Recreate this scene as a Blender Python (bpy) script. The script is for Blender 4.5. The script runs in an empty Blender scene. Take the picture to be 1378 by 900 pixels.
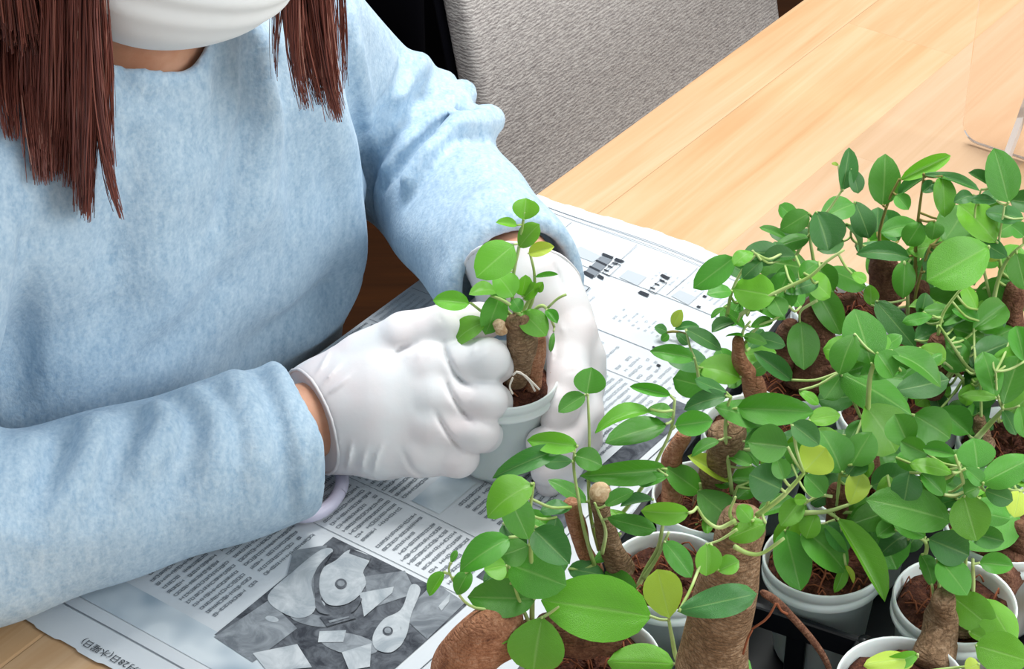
import bpy, bmesh, math, random
import numpy as np
from mathutils import Vector, Matrix

SC = bpy.context.scene
COL = SC.collection
rng = np.random.RandomState(7)

# ------------------------------------------------------------------ camera, sky, lights, exposure
FPX, TILT, TZ, HC, CX, CY = 3000.0, math.radians(35), 0.72, 0.85, 689.0, 450.0
CAM = np.array([0.0, 0.0, TZ + HC])
cs, sn = math.cos(TILT), math.sin(TILT)
cd = bpy.data.cameras.new('camera')
cam = bpy.data.objects.new('camera', cd)
COL.objects.link(cam)
cam.location = CAM
cam.rotation_euler = (math.pi / 2 - TILT, 0, 0)
cd.sensor_width = 36.0
cd.lens = FPX / 1378.0 * 36.0
cd.clip_start = 0.02
SC.camera = cam

wd = bpy.data.worlds.new('room_daylight')
SC.world = wd
wd.use_nodes = True
wd.node_tree.nodes['Background'].inputs[0].default_value = (0.92, 0.96, 1.0, 1)
wd.node_tree.nodes['Background'].inputs[1].default_value = 0.62


def area(name, loc, target, sx, sy, power, color):
    l = bpy.data.lights.new(name, 'AREA')
    l.shape = 'RECTANGLE'
    l.size, l.size_y, l.energy, l.color = sx, sy, power, color
    o = bpy.data.objects.new(name, l)
    COL.objects.link(o)
    o.location = loc
    o.rotation_euler = (Vector(target) - Vector(loc)).to_track_quat('-Z', 'Y').to_euler()
    return o


area('window_light', (2.3, 0.2, 2.0), (0.0, 1.1, 0.8), 1.5, 1.3, 46, (0.97, 0.99, 1.0))
area('ceiling_lamp', (0.0, 1.75, 2.5), (0.0, 1.05, 0.75), 0.8, 0.8, 40, (1.0, 0.98, 0.96))

SC.view_settings.view_transform = 'Standard'
SC.view_settings.look = 'None'
SC.view_settings.gamma = 1.0
SC.view_settings.use_curve_mapping = False
SC.view_settings.exposure = 0.06


# ------------------------------------------------------------------ survey helpers (photo point -> place in the room)
def ray(x, y):
    x = (np.asarray(x, float) - CX) / FPX
    y = (np.asarray(y, float) - CY) / FPX
    return np.stack([x, cs - y * sn, -sn - y * cs], -1)


def atz(x, y, z):
    r = ray(x, y)
    return CAM + r * ((TZ + z - CAM[2]) / r[..., 2:3])


def atd(x, y, d):
    return CAM + ray(x, y) * np.asarray(d, float)[..., None]


def aty(x, y, Y):
    r = ray(x, y)
    return CAM + r * (np.asarray(Y, float) / r[..., 1])[..., None]


def depth(P):
    d = np.asarray(P) - CAM
    return d[..., 1] * cs - d[..., 2] * sn


VIEWN = np.array([0, -cs, sn])                     # towards the camera
UA = np.array([math.cos(math.radians(54)), math.sin(math.radians(54)), 0])   # along the table's long side
UB = np.array([UA[1], -UA[0], 0])                  # across the table, away from the sitter
O0 = atz(450.0, 728.0, 0.0)


def W(a, b, z):
    a, b, z = np.broadcast_arrays(np.asarray(a, float), np.asarray(b, float), np.asarray(z, float))
    return O0 + a[..., None] * UA + b[..., None] * UB + z[..., None] * np.array([0, 0, 1.0])


def toL(P):
    d = np.asarray(P, float) - O0
    return np.stack([d @ UA, d @ UB, d[..., 2]], -1)


def ab(x, y):
    p = toL(atz(x, y, 0.0))
    return p[0], p[1]


# ------------------------------------------------------------------ object helpers
def lin(c):
    if isinstance(c, str):
        c = [int(c[i:i + 2], 16) / 255 for i in (0, 2, 4)]
    return tuple((v / 12.92 if v <= 0.04045 else ((v + 0.055) / 1.055) ** 2.4) for v in c) + (1.0,)


def link(o, parent=None):
    COL.objects.link(o)
    if parent is not None:
        o.parent = parent
    return o


def tag(o, label=None, cat=None, group=None, kind=None):
    if label: o['label'] = label
    if cat: o['category'] = cat
    if group: o['group'] = group
    if kind: o['kind'] = kind
    return o


def empty(name, loc, label, cat, group=None):
    o = bpy.data.objects.new(name, None)
    o.empty_display_size = 0.02
    o.location = loc
    link(o)
    return tag(o, label, cat, group)


def mesh(name, V, Fs, mats, parent=None, smooth=True, origin=None, uv=None, mi=None):
    """V in world space; the object's origin is the parent's place (or 'origin')."""
    V = np.asarray(V, float)
    org = np.zeros(3)
    if parent is not None:
        org = np.array(parent_loc(parent))
    elif origin is not None:
        org = np.asarray(origin, float)
    me = bpy.data.meshes.new(name)
    me.from_pydata((V - org).tolist(), [], [tuple(int(i) for i in f) for f in Fs])
    if not isinstance(mats, (list, tuple)): mats = [mats]
    for m in mats: me.materials.append(m)
    if mi is not None: me.polygons.foreach_set('material_index', np.asarray(mi, np.int32))
    if smooth: me.polygons.foreach_set('use_smooth', np.ones(len(me.polygons), bool))
    if uv is not None:
        lay = me.uv_layers.new(name='UVMap')
        li = np.zeros(len(me.loops), np.int32)
        me.loops.foreach_get('vertex_index', li)
        lay.data.foreach_set('uv', np.asarray(uv, float)[li].ravel())
    me.update()
    o = bpy.data.objects.new(name, me)
    if parent is None: o.location = org
    return link(o, parent)


def parent_loc(p):
    l = np.zeros(3)
    while p is not None:
        l = l + np.array(p.location)
        p = p.parent
    return l


def quads_fast(name, V, Q, mat_, parent=None, smooth=True):
    """large quad meshes straight from numpy"""
    org = np.zeros(3) if parent is None else parent_loc(parent)
    me = bpy.data.meshes.new(name)
    n, k = Q.shape
    me.vertices.add(len(V)); me.loops.add(n * k); me.polygons.add(n)
    me.vertices.foreach_set('co', (np.asarray(V) - org).astype(np.float32).ravel())
    me.loops.foreach_set('vertex_index', Q.astype(np.int32).ravel())
    me.polygons.foreach_set('loop_start', np.arange(0, n * k, k, dtype=np.int32))
    me.polygons.foreach_set('loop_total', np.full(n, k, np.int32))
    me.update(calc_edges=True)
    me.validate()
    if smooth: me.polygons.foreach_set('use_smooth', np.ones(len(me.polygons), bool))
    me.materials.append(mat_)
    return link(bpy.data.objects.new(name, me), parent)


def box(lo, hi):
    x0, y0, z0 = lo; x1, y1, z1 = hi
    V = np.array([(x0, y0, z0), (x1, y0, z0), (x1, y1, z0), (x0, y1, z0), (x0, y0, z1), (x1, y0, z1), (x1, y1, z1), (x0, y1, z1)], float)
    return V, [(0, 3, 2, 1), (4, 5, 6, 7), (0, 1, 5, 4), (1, 2, 6, 5), (2, 3, 7, 6), (3, 0, 4, 7)]


def bevbox(lo, hi, r=0.002, seg=2):
    V, Fs = box(lo, hi)
    bm = bmesh.new()
    vs = [bm.verts.new(v) for v in V]
    for f in Fs: bm.faces.new([vs[i] for i in f])
    bmesh.ops.bevel(bm, geom=bm.edges[:], offset=r, segments=seg, affect='EDGES', profile=0.6)
    bm.verts.index_update()
    out = np.array([v.co[:] for v in bm.verts]), [[v.index for v in f.verts] for f in bm.faces]
    bm.free()
    return out


def join(parts):
    V, Fs, o = [], [], 0
    for v, f in parts:
        V.append(np.asarray(v, float)); Fs += [tuple(i + o for i in q) for q in f]; o += len(v)
    return np.concatenate(V), Fs


def localWorld(V):
    return W(V[:, 0], V[:, 1], V[:, 2])


def spline(P, n):
    """Catmull-Rom through P, n samples"""
    P = np.asarray(P, float)
    if len(P) < 3:
        t = np.linspace(0, 1, n)[:, None]
        return P[0] * (1 - t) + P[-1] * t
    Q = np.vstack([2 * P[0] - P[1], P, 2 * P[-1] - P[-2]])
    out = []
    for u in np.linspace(0, len(P) - 1 - 1e-9, n):
        i = int(u); t = u - i
        a, b, c, d = Q[i:i + 4]
        out.append(0.5 * ((2 * b) + (c - a) * t + (2 * a - 5 * b + 4 * c - d) * t * t + (3 * b - a - 3 * c + d) * t ** 3))
    return np.array(out)


def tube(P, R, k=8, cap=True, wob=0.0, seed=0):
    P = np.asarray(P, float); n = len(P)
    R = np.broadcast_to(np.asarray(R, float), (n,))
    T = np.gradient(P, axis=0); T /= np.linalg.norm(T, axis=1)[:, None] + 1e-12
    up = np.array([0, 0, 1.0]) if abs(T[0][2]) < 0.9 else np.array([1.0, 0, 0])
    V = []
    N = np.cross(T[0], up); N /= np.linalg.norm(N)
    rs = np.random.RandomState(seed)
    ph = rs.rand(4) * 6.28
    for i in range(n):
        N = N - T[i] * (N @ T[i]); N /= np.linalg.norm(N) + 1e-12
        Bn = np.cross(T[i], N)
        a = np.arange(k) / k * 2 * np.pi
        r = R[i] * (1 + wob * (np.sin(2 * a + ph[0] + i * .35) * .6 + np.sin(3 * a + ph[1] - i * .5) * .4 + np.sin(i * .9 + ph[2]) * .35 + (rs.rand(k) - .5) * .5))
        V.append(P[i] + np.outer(r * np.cos(a), N) + np.outer(r * np.sin(a), Bn))
    V = np.concatenate(V)
    Fs = [(i * k + j, i * k + (j + 1) % k, (i + 1) * k + (j + 1) % k, (i + 1) * k + j) for i in range(n - 1) for j in range(k)]
    if cap:
        Fs.append(tuple(range(k - 1, -1, -1))); Fs.append(tuple((n - 1) * k + j for j in range(k)))
    return V, Fs


def frame_z(axis):
    z = np.asarray(axis, float); z = z / np.linalg.norm(z)
    x = np.cross([0, 1.0, 0], z); x /= np.linalg.norm(x)
    return x, np.cross(z, x), z


def lathe(prof, k, c, axis=(0, 0, 1)):
    x, y, z = frame_z(axis)
    a = np.arange(k) / k * 2 * np.pi
    V = []
    for r, h in prof:
        V.append(np.asarray(c) + h * z + np.outer(r * np.cos(a), x) + np.outer(r * np.sin(a), y))
    n = len(prof)
    Fs = [(i * k + j, i * k + (j + 1) % k, (i + 1) * k + (j + 1) % k, (i + 1) * k + j) for i in range(n - 1) for j in range(k)]
    return np.concatenate(V), Fs


# ------------------------------------------------------------------ materials
def mat(name, color, rough=0.6, spec=0.5):
    m = bpy.data.materials.new(name)
    m.use_nodes = True
    b = m.node_tree.nodes['Principled BSDF']
    b.inputs['Base Color'].default_value = lin(color) if not (isinstance(color, tuple) and len(color) == 4) else color
    b.inputs['Roughness'].default_value = rough
    b.inputs['Specular IOR Level'].default_value = spec
    return m


class NT:
    def __init__(s, m):
        s.t = m.node_tree; s.b = s.t.nodes['Principled BSDF']

    def n(s, typ, **kw):
        nd = s.t.nodes.new(typ)
        for k, v in kw.items():
            if k.startswith('i_'):
                key = k[2:]
                nd.inputs[int(key) if key.isdigit() else key.replace('_', ' ')].default_value = v
            else: setattr(nd, k, v)
        return nd

    def l(s, a, b): s.t.links.new(a, b)

    def coords(s, scale=(1, 1, 1), rot=(0, 0, 0), kind='Object'):
        tc = s.n('ShaderNodeTexCoord'); mp = s.n('ShaderNodeMapping')
        mp.inputs['Scale'].default_value = scale; mp.inputs['Rotation'].default_value = rot
        s.l(tc.outputs[kind], mp.inputs[0]); return mp.outputs[0]

    def noise(s, vec, scale, detail=3, rough=0.55, dist=0.0):
        nd = s.n('ShaderNodeTexNoise'); nd.inputs['Scale'].default_value = scale
        nd.inputs['Detail'].default_value = detail; nd.inputs['Roughness'].default_value = rough
        nd.inputs['Distortion'].default_value = dist
        if vec is not None: s.l(vec, nd.inputs['Vector'])
        return nd.outputs['Fac']

    def ramp(s, fac, stops):
        r = s.n('ShaderNodeValToRGB'); e = r.color_ramp.elements
        while len(e) < len(stops): e.new(0.5)
        for el, (p, c) in zip(e, stops): el.position = p; el.color = lin(c) if not isinstance(c, tuple) else c
        s.l(fac, r.inputs[0]); return r.outputs[0]

    def mix(s, fac, a, b, mode='MIX'):
        m = s.n('ShaderNodeMix', data_type='RGBA', blend_type=mode)
        for inp, v in ((m.inputs[0], fac), (m.inputs[6], a), (m.inputs[7], b)):
            if hasattr(v, 'node'): s.l(v, inp)
            else: inp.default_value = v
        return m.outputs[2]

    def math(s, op, a, b=0.0):
        m = s.n('ShaderNodeMath', operation=op)
        for inp, v in ((m.inputs[0], a), (m.inputs[1], b)):
            if hasattr(v, 'node'): s.l(v, inp)
            else: inp.default_value = v
        return m.outputs[0]

    def color(s, c): s.l(c, s.b.inputs['Base Color'])

    def bump(s, h, strength, dist=0.001):
        b = s.n('ShaderNodeBump'); b.inputs['Strength'].default_value = strength; b.inputs['Distance'].default_value = dist
        s.l(h, b.inputs['Height']); s.l(b.outputs[0], s.b.inputs['Normal'])


def m_wood(name, c0, c1, c2):
    m = mat(name, c1, 0.6, 0.2); t = NT(m)
    oi = t.n('ShaderNodeObjectInfo')
    v = t.coords((1.6, 26, 26))
    cb = t.n('ShaderNodeCombineXYZ'); t.l(t.math('MULTIPLY', oi.outputs['Random'], 37.0), cb.inputs[1])
    t.l(t.math('MULTIPLY', oi.outputs['Random'], 11.0), cb.inputs[0])
    va = t.n('ShaderNodeVectorMath', operation='ADD'); t.l(v, va.inputs[0]); t.l(cb.outputs[0], va.inputs[1])
    n1 = t.noise(va.outputs[0], 1.3, 4, 0.6, 1.2)
    g = t.ramp(n1, [(0.25, c0), (0.5, c1), (0.75, c2)])
    v2 = t.coords((5, 160, 160)); n2 = t.noise(v2, 1.2, 2)
    g = t.mix(0.12, g, t.ramp(n2, [(0.35, c0), (0.65, c2)]))
    hs = t.n('ShaderNodeHueSaturation'); t.l(g, hs.inputs['Color'])
    t.l(t.math('ADD', t.math('MULTIPLY', oi.outputs['Random'], 0.10), 0.95), hs.inputs['Value'])
    t.l(t.math('ADD', t.math('MULTIPLY', oi.outputs['Random'], 0.25), 0.88), hs.inputs['Saturation'])
    t.color(hs.outputs[0]); t.bump(n2, 0.06, 0.0006)
    return m


M = {}
M['maple'] = m_wood('maple_wood', 'BF9972', 'CBAA87', 'D5BA9B')
M['floor'] = m_wood('brown_floor_wood', '2E1B0F', '3C2415', '4A2D1A')
M['paper'] = mat('newsprint_paper', 'DDE3E6', 0.9, 0.1)
t = NT(M['paper']); t.color(t.ramp(t.noise(t.coords((1, 1, 1)), 9, 4), [(0.3, 'CCD4D9'), (0.7, 'D9DEE2')]))
t.bump(t.noise(t.coords((1, 1, 1)), 60, 3), 0.15, 0.002)
M['ink'] = mat('black_ink', '3A3E44', 0.9, 0.1)
M['ink2'] = mat('grey_ink', '7E858C', 0.9, 0.1)
M['ink3'] = mat('pale_grey_ink', 'B6BEC4', 0.9, 0.1)
M['white_ink'] = mat('unprinted_white', 'DDE2E4', 0.9, 0.1)


def m_smudge():
    m = mat('soft_grey_halftone', 'C6D2DA', 0.9, 0.1); t = NT(m)
    t.color(t.ramp(t.noise(t.coords((1, 1, 1)), 38, 1), [(0.38, 'D3DDE2'), (0.68, '9FB0BC')]))
    return m


M['smudge'] = m_smudge()


def m_photo(name, a, b, sc):
    m = mat(name, a, 0.9, 0.1); t = NT(m)
    t.color(t.ramp(t.noise(t.coords((1, 1, 1)), sc, 5, 0.65, 1.0), [(0.36, a), (0.66, b)]))
    return m


M['ph_dark'] = m_photo('newsprint_photo_dark', '3A3E45', '70767D', 70)
M['ph_mid'] = m_photo('newsprint_photo_mid', '6C737A', '9AA2A8', 60)
M['ph_light'] = m_photo('newsprint_photo_light', '98A2A9', 'C3CACE', 45)


def m_knit():
    m = mat('heathered_blue_knit', '9CB8CE', 0.95, 0.15); t = NT(m)
    v = t.coords((260, 90, 90), (0.0, 0.25, 0.5)); n1 = t.noise(v, 1.0, 3, 0.6)
    v2 = t.coords((1, 1, 1)); n2 = t.noise(v2, 420, 2)
    c = t.ramp(n1, [(0.25, '8DABC4'), (0.5, 'A9C3D6'), (0.78, 'C1D5E3')])
    c = t.mix(0.30, c, t.ramp(n2, [(0.35, '88A8C3'), (0.68, 'CADCE7')]))
    t.color(c)
    t.bump(t.math('ADD', t.math('MULTIPLY', n1, 0.6), n2), 0.30, 0.0012)
    t.b.inputs['Sheen Weight'].default_value = 0.25
    t.b.inputs['Sheen Roughness'].default_value = 0.6
    t.b.inputs['Sheen Tint'].default_value = (0.8, 0.9, 1, 1)
    return m


M['knit'] = m_knit()


def m_weave():
    m = mat('grey_woven_upholstery', 'B8B3AD', 0.95, 0.1); t = NT(m)
    v = t.coords((1, 1, 1))
    wv = t.n('ShaderNodeTexWave', wave_type='BANDS', bands_direction='Z'); wv.inputs['Scale'].default_value = 90
    wv.inputs['Distortion'].default_value = 5.0; wv.inputs['Detail'].default_value = 2; wv.inputs['Detail Scale'].default_value = 3
    t.l(v, wv.inputs['Vector'])
    n1 = t.noise(t.coords((110, 110, 420), (0, 0.0, 0)), 1.0, 3, 0.7)
    f = t.math('ADD', t.math('MULTIPLY', wv.outputs['Fac'], 0.26), t.math('MULTIPLY', n1, 0.95))
    t.color(t.ramp(f, [(0.32, '908A88'), (0.58, 'BCB6B2'), (0.85, 'DEDAD4')]))
    t.bump(f, 0.5, 0.002)
    return m


M['weave'] = m_weave()
M['black_cloth'] = mat('black_curtain_cloth', '0B0B12', 0.95, 0.1)
M['wall'] = mat('dark_wall_paint', '2A2A30', 0.9, 0.2)
M['glove'] = mat('white_nitrile_glove', 'E4E3E5', 0.5, 0.35)
t = NT(M['glove']); t.bump(t.noise(t.coords((1, 1, 1)), 170, 3), 0.10, 0.001)
t.b.inputs['Subsurface Weight'].default_value = 0.12; t.b.inputs['Subsurface Scale'].default_value = 0.006
t.b.inputs['Subsurface Radius'].default_value = (1, 0.75, 0.7)
t.color(t.ramp(t.noise(t.coords((1, 1, 1)), 28, 2), [(0.35, 'E5DEDF'), (0.65, 'E3E6E8')]))
M['skin'] = mat('warm_skin', 'D5A184', 0.55, 0.4)
t = NT(M['skin']); t.color(t.ramp(t.noise(t.coords((1, 1, 1)), 60, 4), [(0.3, 'C98F70'), (0.7, 'DBA98C')]))
t.b.inputs['Subsurface Weight'].default_value = 0.15; t.b.inputs['Subsurface Scale'].default_value = 0.01
M['mask'] = mat('white_mask_fabric', 'F6FAFA', 0.75, 0.2)
M['trousers'] = mat('dark_trousers', '2B2F3A', 0.9, 0.2)
M['shoe'] = mat('dark_shoe', '1E1C1C', 0.5, 0.4)
M['eye'] = mat('dark_eye', '1B120E', 0.2, 0.5)


def m_hair():
    m = mat('auburn_hair', '6B3024', 0.38, 0.5); t = NT(m)
    at = t.n('ShaderNodeAttribute', attribute_name='tone')
    t.color(t.ramp(at.outputs['Fac'], [(0.0, '451C16'), (0.45, '783F33'), (0.8, '985848'), (1.0, 'C09280')]))
    return m


M['hair'] = m_hair()


def m_leaf():
    m = mat('ficus_leaf', '4F9A3C', 0.27, 0.5); t = NT(m)
    t.b.inputs['Coat Weight'].default_value = 0.22; t.b.inputs['Coat Roughness'].default_value = 0.22
    oi = t.n('ShaderNodeObjectInfo')
    uv = t.n('ShaderNodeUVMap'); sp = t.n('ShaderNodeSeparateXYZ'); t.l(uv.outputs[0], sp.inputs[0])
    d = t.math('ABSOLUTE', t.math('SUBTRACT', sp.outputs[1], 0.5))
    rib = t.math('SUBTRACT', 1.0, t.math('MINIMUM', t.math('MULTIPLY', d, 26.0), 1.0))
    side = t.math('SINE', t.math('MULTIPLY', t.math('SUBTRACT', sp.outputs[0], t.math('MULTIPLY', d, 0.55)), 58.0))
    side = t.math('MULTIPLY', t.math('MAXIMUM', t.math('SUBTRACT', side, 0.86), 0.0), 2.0)
    n1 = t.noise(t.coords((1, 1, 1)), 90, 3)
    base = t.mix(t.math('MULTIPLY', n1, 0.25), oi.outputs['Color'], (0.16, 0.36, 0.06, 1))
    base = t.mix(t.math('MULTIPLY', side, 0.15), base, lin('A9D67E'))
    base = t.mix(t.math('MULTIPLY', rib, 0.30), base, lin('B5DC86'))
    t.color(base)
    t.bump(t.math('ADD', t.math('MULTIPLY', rib, -0.6), t.math('ADD', t.math('MULTIPLY', side, -0.35), n1)), 0.35, 0.0012)
    tr = t.n('ShaderNodeBsdfTranslucent'); t.l(t.mix(1.0, base, (0.9, 1.0, 0.45, 1), 'MULTIPLY'), tr.inputs[0])
    mx = t.n('ShaderNodeMixShader'); mx.inputs[0].default_value = 0.25
    out = t.t.nodes['Material Output']
    t.l(t.b.outputs[0], mx.inputs[1]); t.l(tr.outputs[0], mx.inputs[2]); t.l(mx.outputs[0], out.inputs[0])
    return m


M['leaf'] = m_leaf()
M['stem'] = mat('pale_green_stem', 'A9C46C', 0.5, 0.4)
t = NT(M['stem']); t.color(t.ramp(t.noise(t.coords((1, 1, 1)), 55, 2), [(0.3, '8DB053'), (0.7, 'C3D592')]))
M['stem_brown'] = mat('brown_green_stem', '8B8546', 0.6, 0.3)


def m_bark(name, a, b, c, zs=150, bs=0.8, cr=0.14):
    m = mat(name, b, 0.8, 0.25); t = NT(m)
    n1 = t.noise(t.coords((1, 1, 1)), 95, 6, 0.7, 0.8)
    n2 = t.noise(t.coords((150, 150, zs)), 1.0, 4, 0.75, 1.2)
    n3 = t.noise(t.coords((1, 1, 1)), 900, 2, 0.6)
    vo = t.n('ShaderNodeTexVoronoi', feature='DISTANCE_TO_EDGE'); vo.inputs['Scale'].default_value = 1.0
    t.l(t.coords((170, 170, 420)), vo.inputs['Vector'])
    crack = t.math('MINIMUM', t.math('MULTIPLY', vo.outputs[0], 5.0), 1.0)
    f = t.math('ADD', t.math('ADD', t.math('MULTIPLY', n1, 0.40), t.math('MULTIPLY', n2, 0.35)), t.math('MULTIPLY', n3, 0.25))
    col = t.ramp(f, [(0.34, a), (0.5, b), (0.66, c)])
    col = t.mix(t.math('MULTIPLY', t.math('SUBTRACT', 1.0, crack), cr), col, lin(a))
    t.color(col)
    t.bump(t.math('ADD', f, t.math('MULTIPLY', crack, 0.18)), bs, 0.003)
    return m


M['bark'] = m_bark('root_bark', '58432F', '937659', 'BDA386', 330, 1.0, 0.42)
M['bark_red'] = m_bark('reddish_root_bark', '6A412F', 'A87556', 'CDA184', 90)
M['bark_dark'] = m_bark('dark_root_bark', '3E261B', '6F4A38', '9B745B', 120)
M['cut'] = m_photo('cut_wood_face', 'A98560', 'D9C2A0', 260)
M['soil'] = m_bark('coco_soil', '23110A', '4A271A', '7A4C33')
M['fiber'] = mat('coco_fibre', '8A5238', 0.8, 0.2)
M['white_root'] = mat('white_fine_root', 'E3DCD0', 0.6, 0.3)
M['pot'] = mat('white_plastic_pot', 'E2ECEA', 0.35, 0.5)
M['pot'].node_tree.nodes['Principled BSDF'].inputs['Subsurface Weight'].default_value = 0.1
M['pot'].node_tree.nodes['Principled BSDF'].inputs['Subsurface Scale'].default_value = 0.005
M['tray'] = mat('black_tray_plastic', '0D1016', 0.35, 0.5)
M['lilac'] = mat('lilac_scissor_plastic', 'CFCDE2', 0.4, 0.5)
M['steel'] = mat('steel_blade', 'B8BCC0', 0.25, 0.5)
M['steel'].node_tree.nodes['Principled BSDF'].inputs['Metallic'].default_value = 1.0
m = mat('clear_acrylic', 'FFF7F2', 0.03, 0.5)
m.node_tree.nodes['Principled BSDF'].inputs['Transmission Weight'].default_value = 1.0
m.node_tree.nodes['Principled BSDF'].inputs['IOR'].default_value = 1.45
M['acrylic'] = m
M['acrylic_edge'] = mat('polished_acrylic_edge', 'F6EFEA', 0.2, 0.5)


# ------------------------------------------------------------------ implicit surfaces (bodies, clothes, gloves)
def smin(a, b, k):
    h = np.clip(0.5 + 0.5 * (b - a) / k, 0, 1)
    return b * (1 - h) + a * h - k * h * (1 - h)


def smax(a, b, k): return -smin(-a, -b, k)


def cone(P, a, b, ra, rb):
    a = np.asarray(a, float); b = np.asarray(b, float)
    ba = b - a; t_ = np.clip(((P - a) @ ba) / (ba @ ba + 1e-12), 0, 1)
    return np.linalg.norm(P - a - t_[..., None] * ba, axis=-1) - (ra + (rb - ra) * t_)


def ell(P, c, r):
    r = np.asarray(r, float); q = (P - np.asarray(c)) / r
    k0 = np.linalg.norm(q, axis=-1); k1 = np.linalg.norm(q / r, axis=-1)
    return k0 * (k0 - 1) / (k1 + 1e-9)


def polydist(P, L):
    L = np.asarray(L, float); d = np.full(P.shape[:-1], 9.0)
    for a, b in zip(L[:-1], L[1:]):
        d = np.minimum(d, cone(P, a, b, 0, 0))
    return d


def nets(f, lo, hi, h):
    """naive surface nets on a regular grid"""
    lo = np.asarray(lo, float); hi = np.asarray(hi, float)
    n = np.ceil((hi - lo) / h).astype(int) + 1
    ax = [lo[i] + np.arange(n[i]) * h for i in range(3)]
    D = np.empty(n)
    for s in range(0, n[0], 24):
        G = np.stack(np.meshgrid(ax[0][s:s + 24], ax[1], ax[2], indexing='ij'), -1)
        D[s:s + 24] = f(G.reshape(-1, 3)).reshape(G.shape[:3])
    ins = D < 0
    c = [ins[i:n[0] - 1 + i, j:n[1] - 1 + j, k:n[2] - 1 + k] for i in (0, 1) for j in (0, 1) for k in (0, 1)]
    sm = sum(x.astype(int) for x in c)
    act = (sm > 0) & (sm < 8)
    idx = np.full(act.shape, -1); I = np.argwhere(act); idx[act] = np.arange(len(I))
    acc = np.zeros((len(I), 3)); cnt = np.zeros(len(I))
    off = [(i, j, k) for i in (0, 1) for j in (0, 1) for k in (0, 1)]
    for a in range(8):
        for b in range(a + 1, 8):
            oa, ob = np.array(off[a]), np.array(off[b])
            if np.abs(oa - ob).sum() != 1: continue
            da = D[tuple((I + oa).T)]; db = D[tuple((I + ob).T)]
            x = (da < 0) != (db < 0)
            t_ = np.where(x, da / np.where(x, da - db, 1), 0)
            acc += np.where(x[:, None], oa + t_[:, None] * (ob - oa), 0); cnt += x
    V = lo + (I + acc / cnt[:, None]) * h
    Q = []
    for d in range(3):
        e1, e2 = [(1, 2), (2, 0), (0, 1)][d]
        sl0 = [slice(None)] * 3; sl1 = [slice(None)] * 3
        sl0[d] = slice(0, n[d] - 1); sl1[d] = slice(1, n[d])
        a0, a1 = ins[tuple(sl0)], ins[tuple(sl1)]
        E_ = np.argwhere(a0 != a1)
        E_ = E_[(E_[:, e1] > 0) & (E_[:, e2] > 0) & (E_[:, e1] < n[e1] - 1) & (E_[:, e2] < n[e2] - 1)]
        if not len(E_): continue
        u = np.zeros(3, int); u[e1] = 1; v = np.zeros(3, int); v[e2] = 1
        q = np.stack([idx[tuple((E_ - w_).T)] for w_ in (u * 0, u, u + v, v)], 1)
        flip = ~a0[tuple(E_.T)]
        q[flip] = q[flip][:, ::-1]
        Q.append(q[:, ::-1] if False else q)
    Q = np.concatenate(Q)
    Q = Q[(Q >= 0).all(1)]
    return V, Q


# ------------------------------------------------------------------ room shell
def room():
    V, Fs = box((-3.2, -1.6, -0.06), (3.8, 5.2, 0.0))
    tag(mesh('floor', V, Fs, M['floor'], smooth=False, origin=(0, 0, 0)), kind='structure')
    # back wall, parallel to the table's long side behind the sitter
    Vl = box((-2.2, -1.32, -TZ), (3.6, -1.20, 1.9))
    tag(mesh('wall_back', localWorld(Vl[0]), Vl[1], M['wall'], smooth=False), kind='structure')
    Vl = box((-2.2, -1.20, -TZ), (3.6, -1.185, -TZ + 0.08))
    tag(mesh('baseboard_back', localWorld(Vl[0]), Vl[1], M['wall'], smooth=False), kind='structure')
    # pleated black curtain hanging in front of that wall
    a = np.linspace(0.7, 2.7, 220); z = np.linspace(-TZ + 0.01, 1.7, 10)
    A_, Z_ = np.meshgrid(a, z, indexing='ij')
    B_ = -1.06 + 0.035 * np.sin(A_ * 42) + 0.012 * np.sin(A_ * 97 + 1)
    V = W(A_.ravel(), B_.ravel(), Z_.ravel()); nz = len(z)
    Fs = [(i * nz + j, (i + 1) * nz + j, (i + 1) * nz + j + 1, i * nz + j + 1) for i in range(len(a) - 1) for j in range(nz - 1)]
    o = mesh('curtain', V, Fs, M['black_cloth'], origin=W(1.7, -1.06, -TZ))
    md = o.modifiers.new('thickness', 'SOLIDIFY'); md.thickness = 0.004
    tag(o, 'black pleated curtain hanging behind the grey chair', 'curtain')


room()

# ------------------------------------------------------------------ table
TA0, TA1, TB0, TB1 = -0.62, 1.32, -0.131, 0.72


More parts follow.
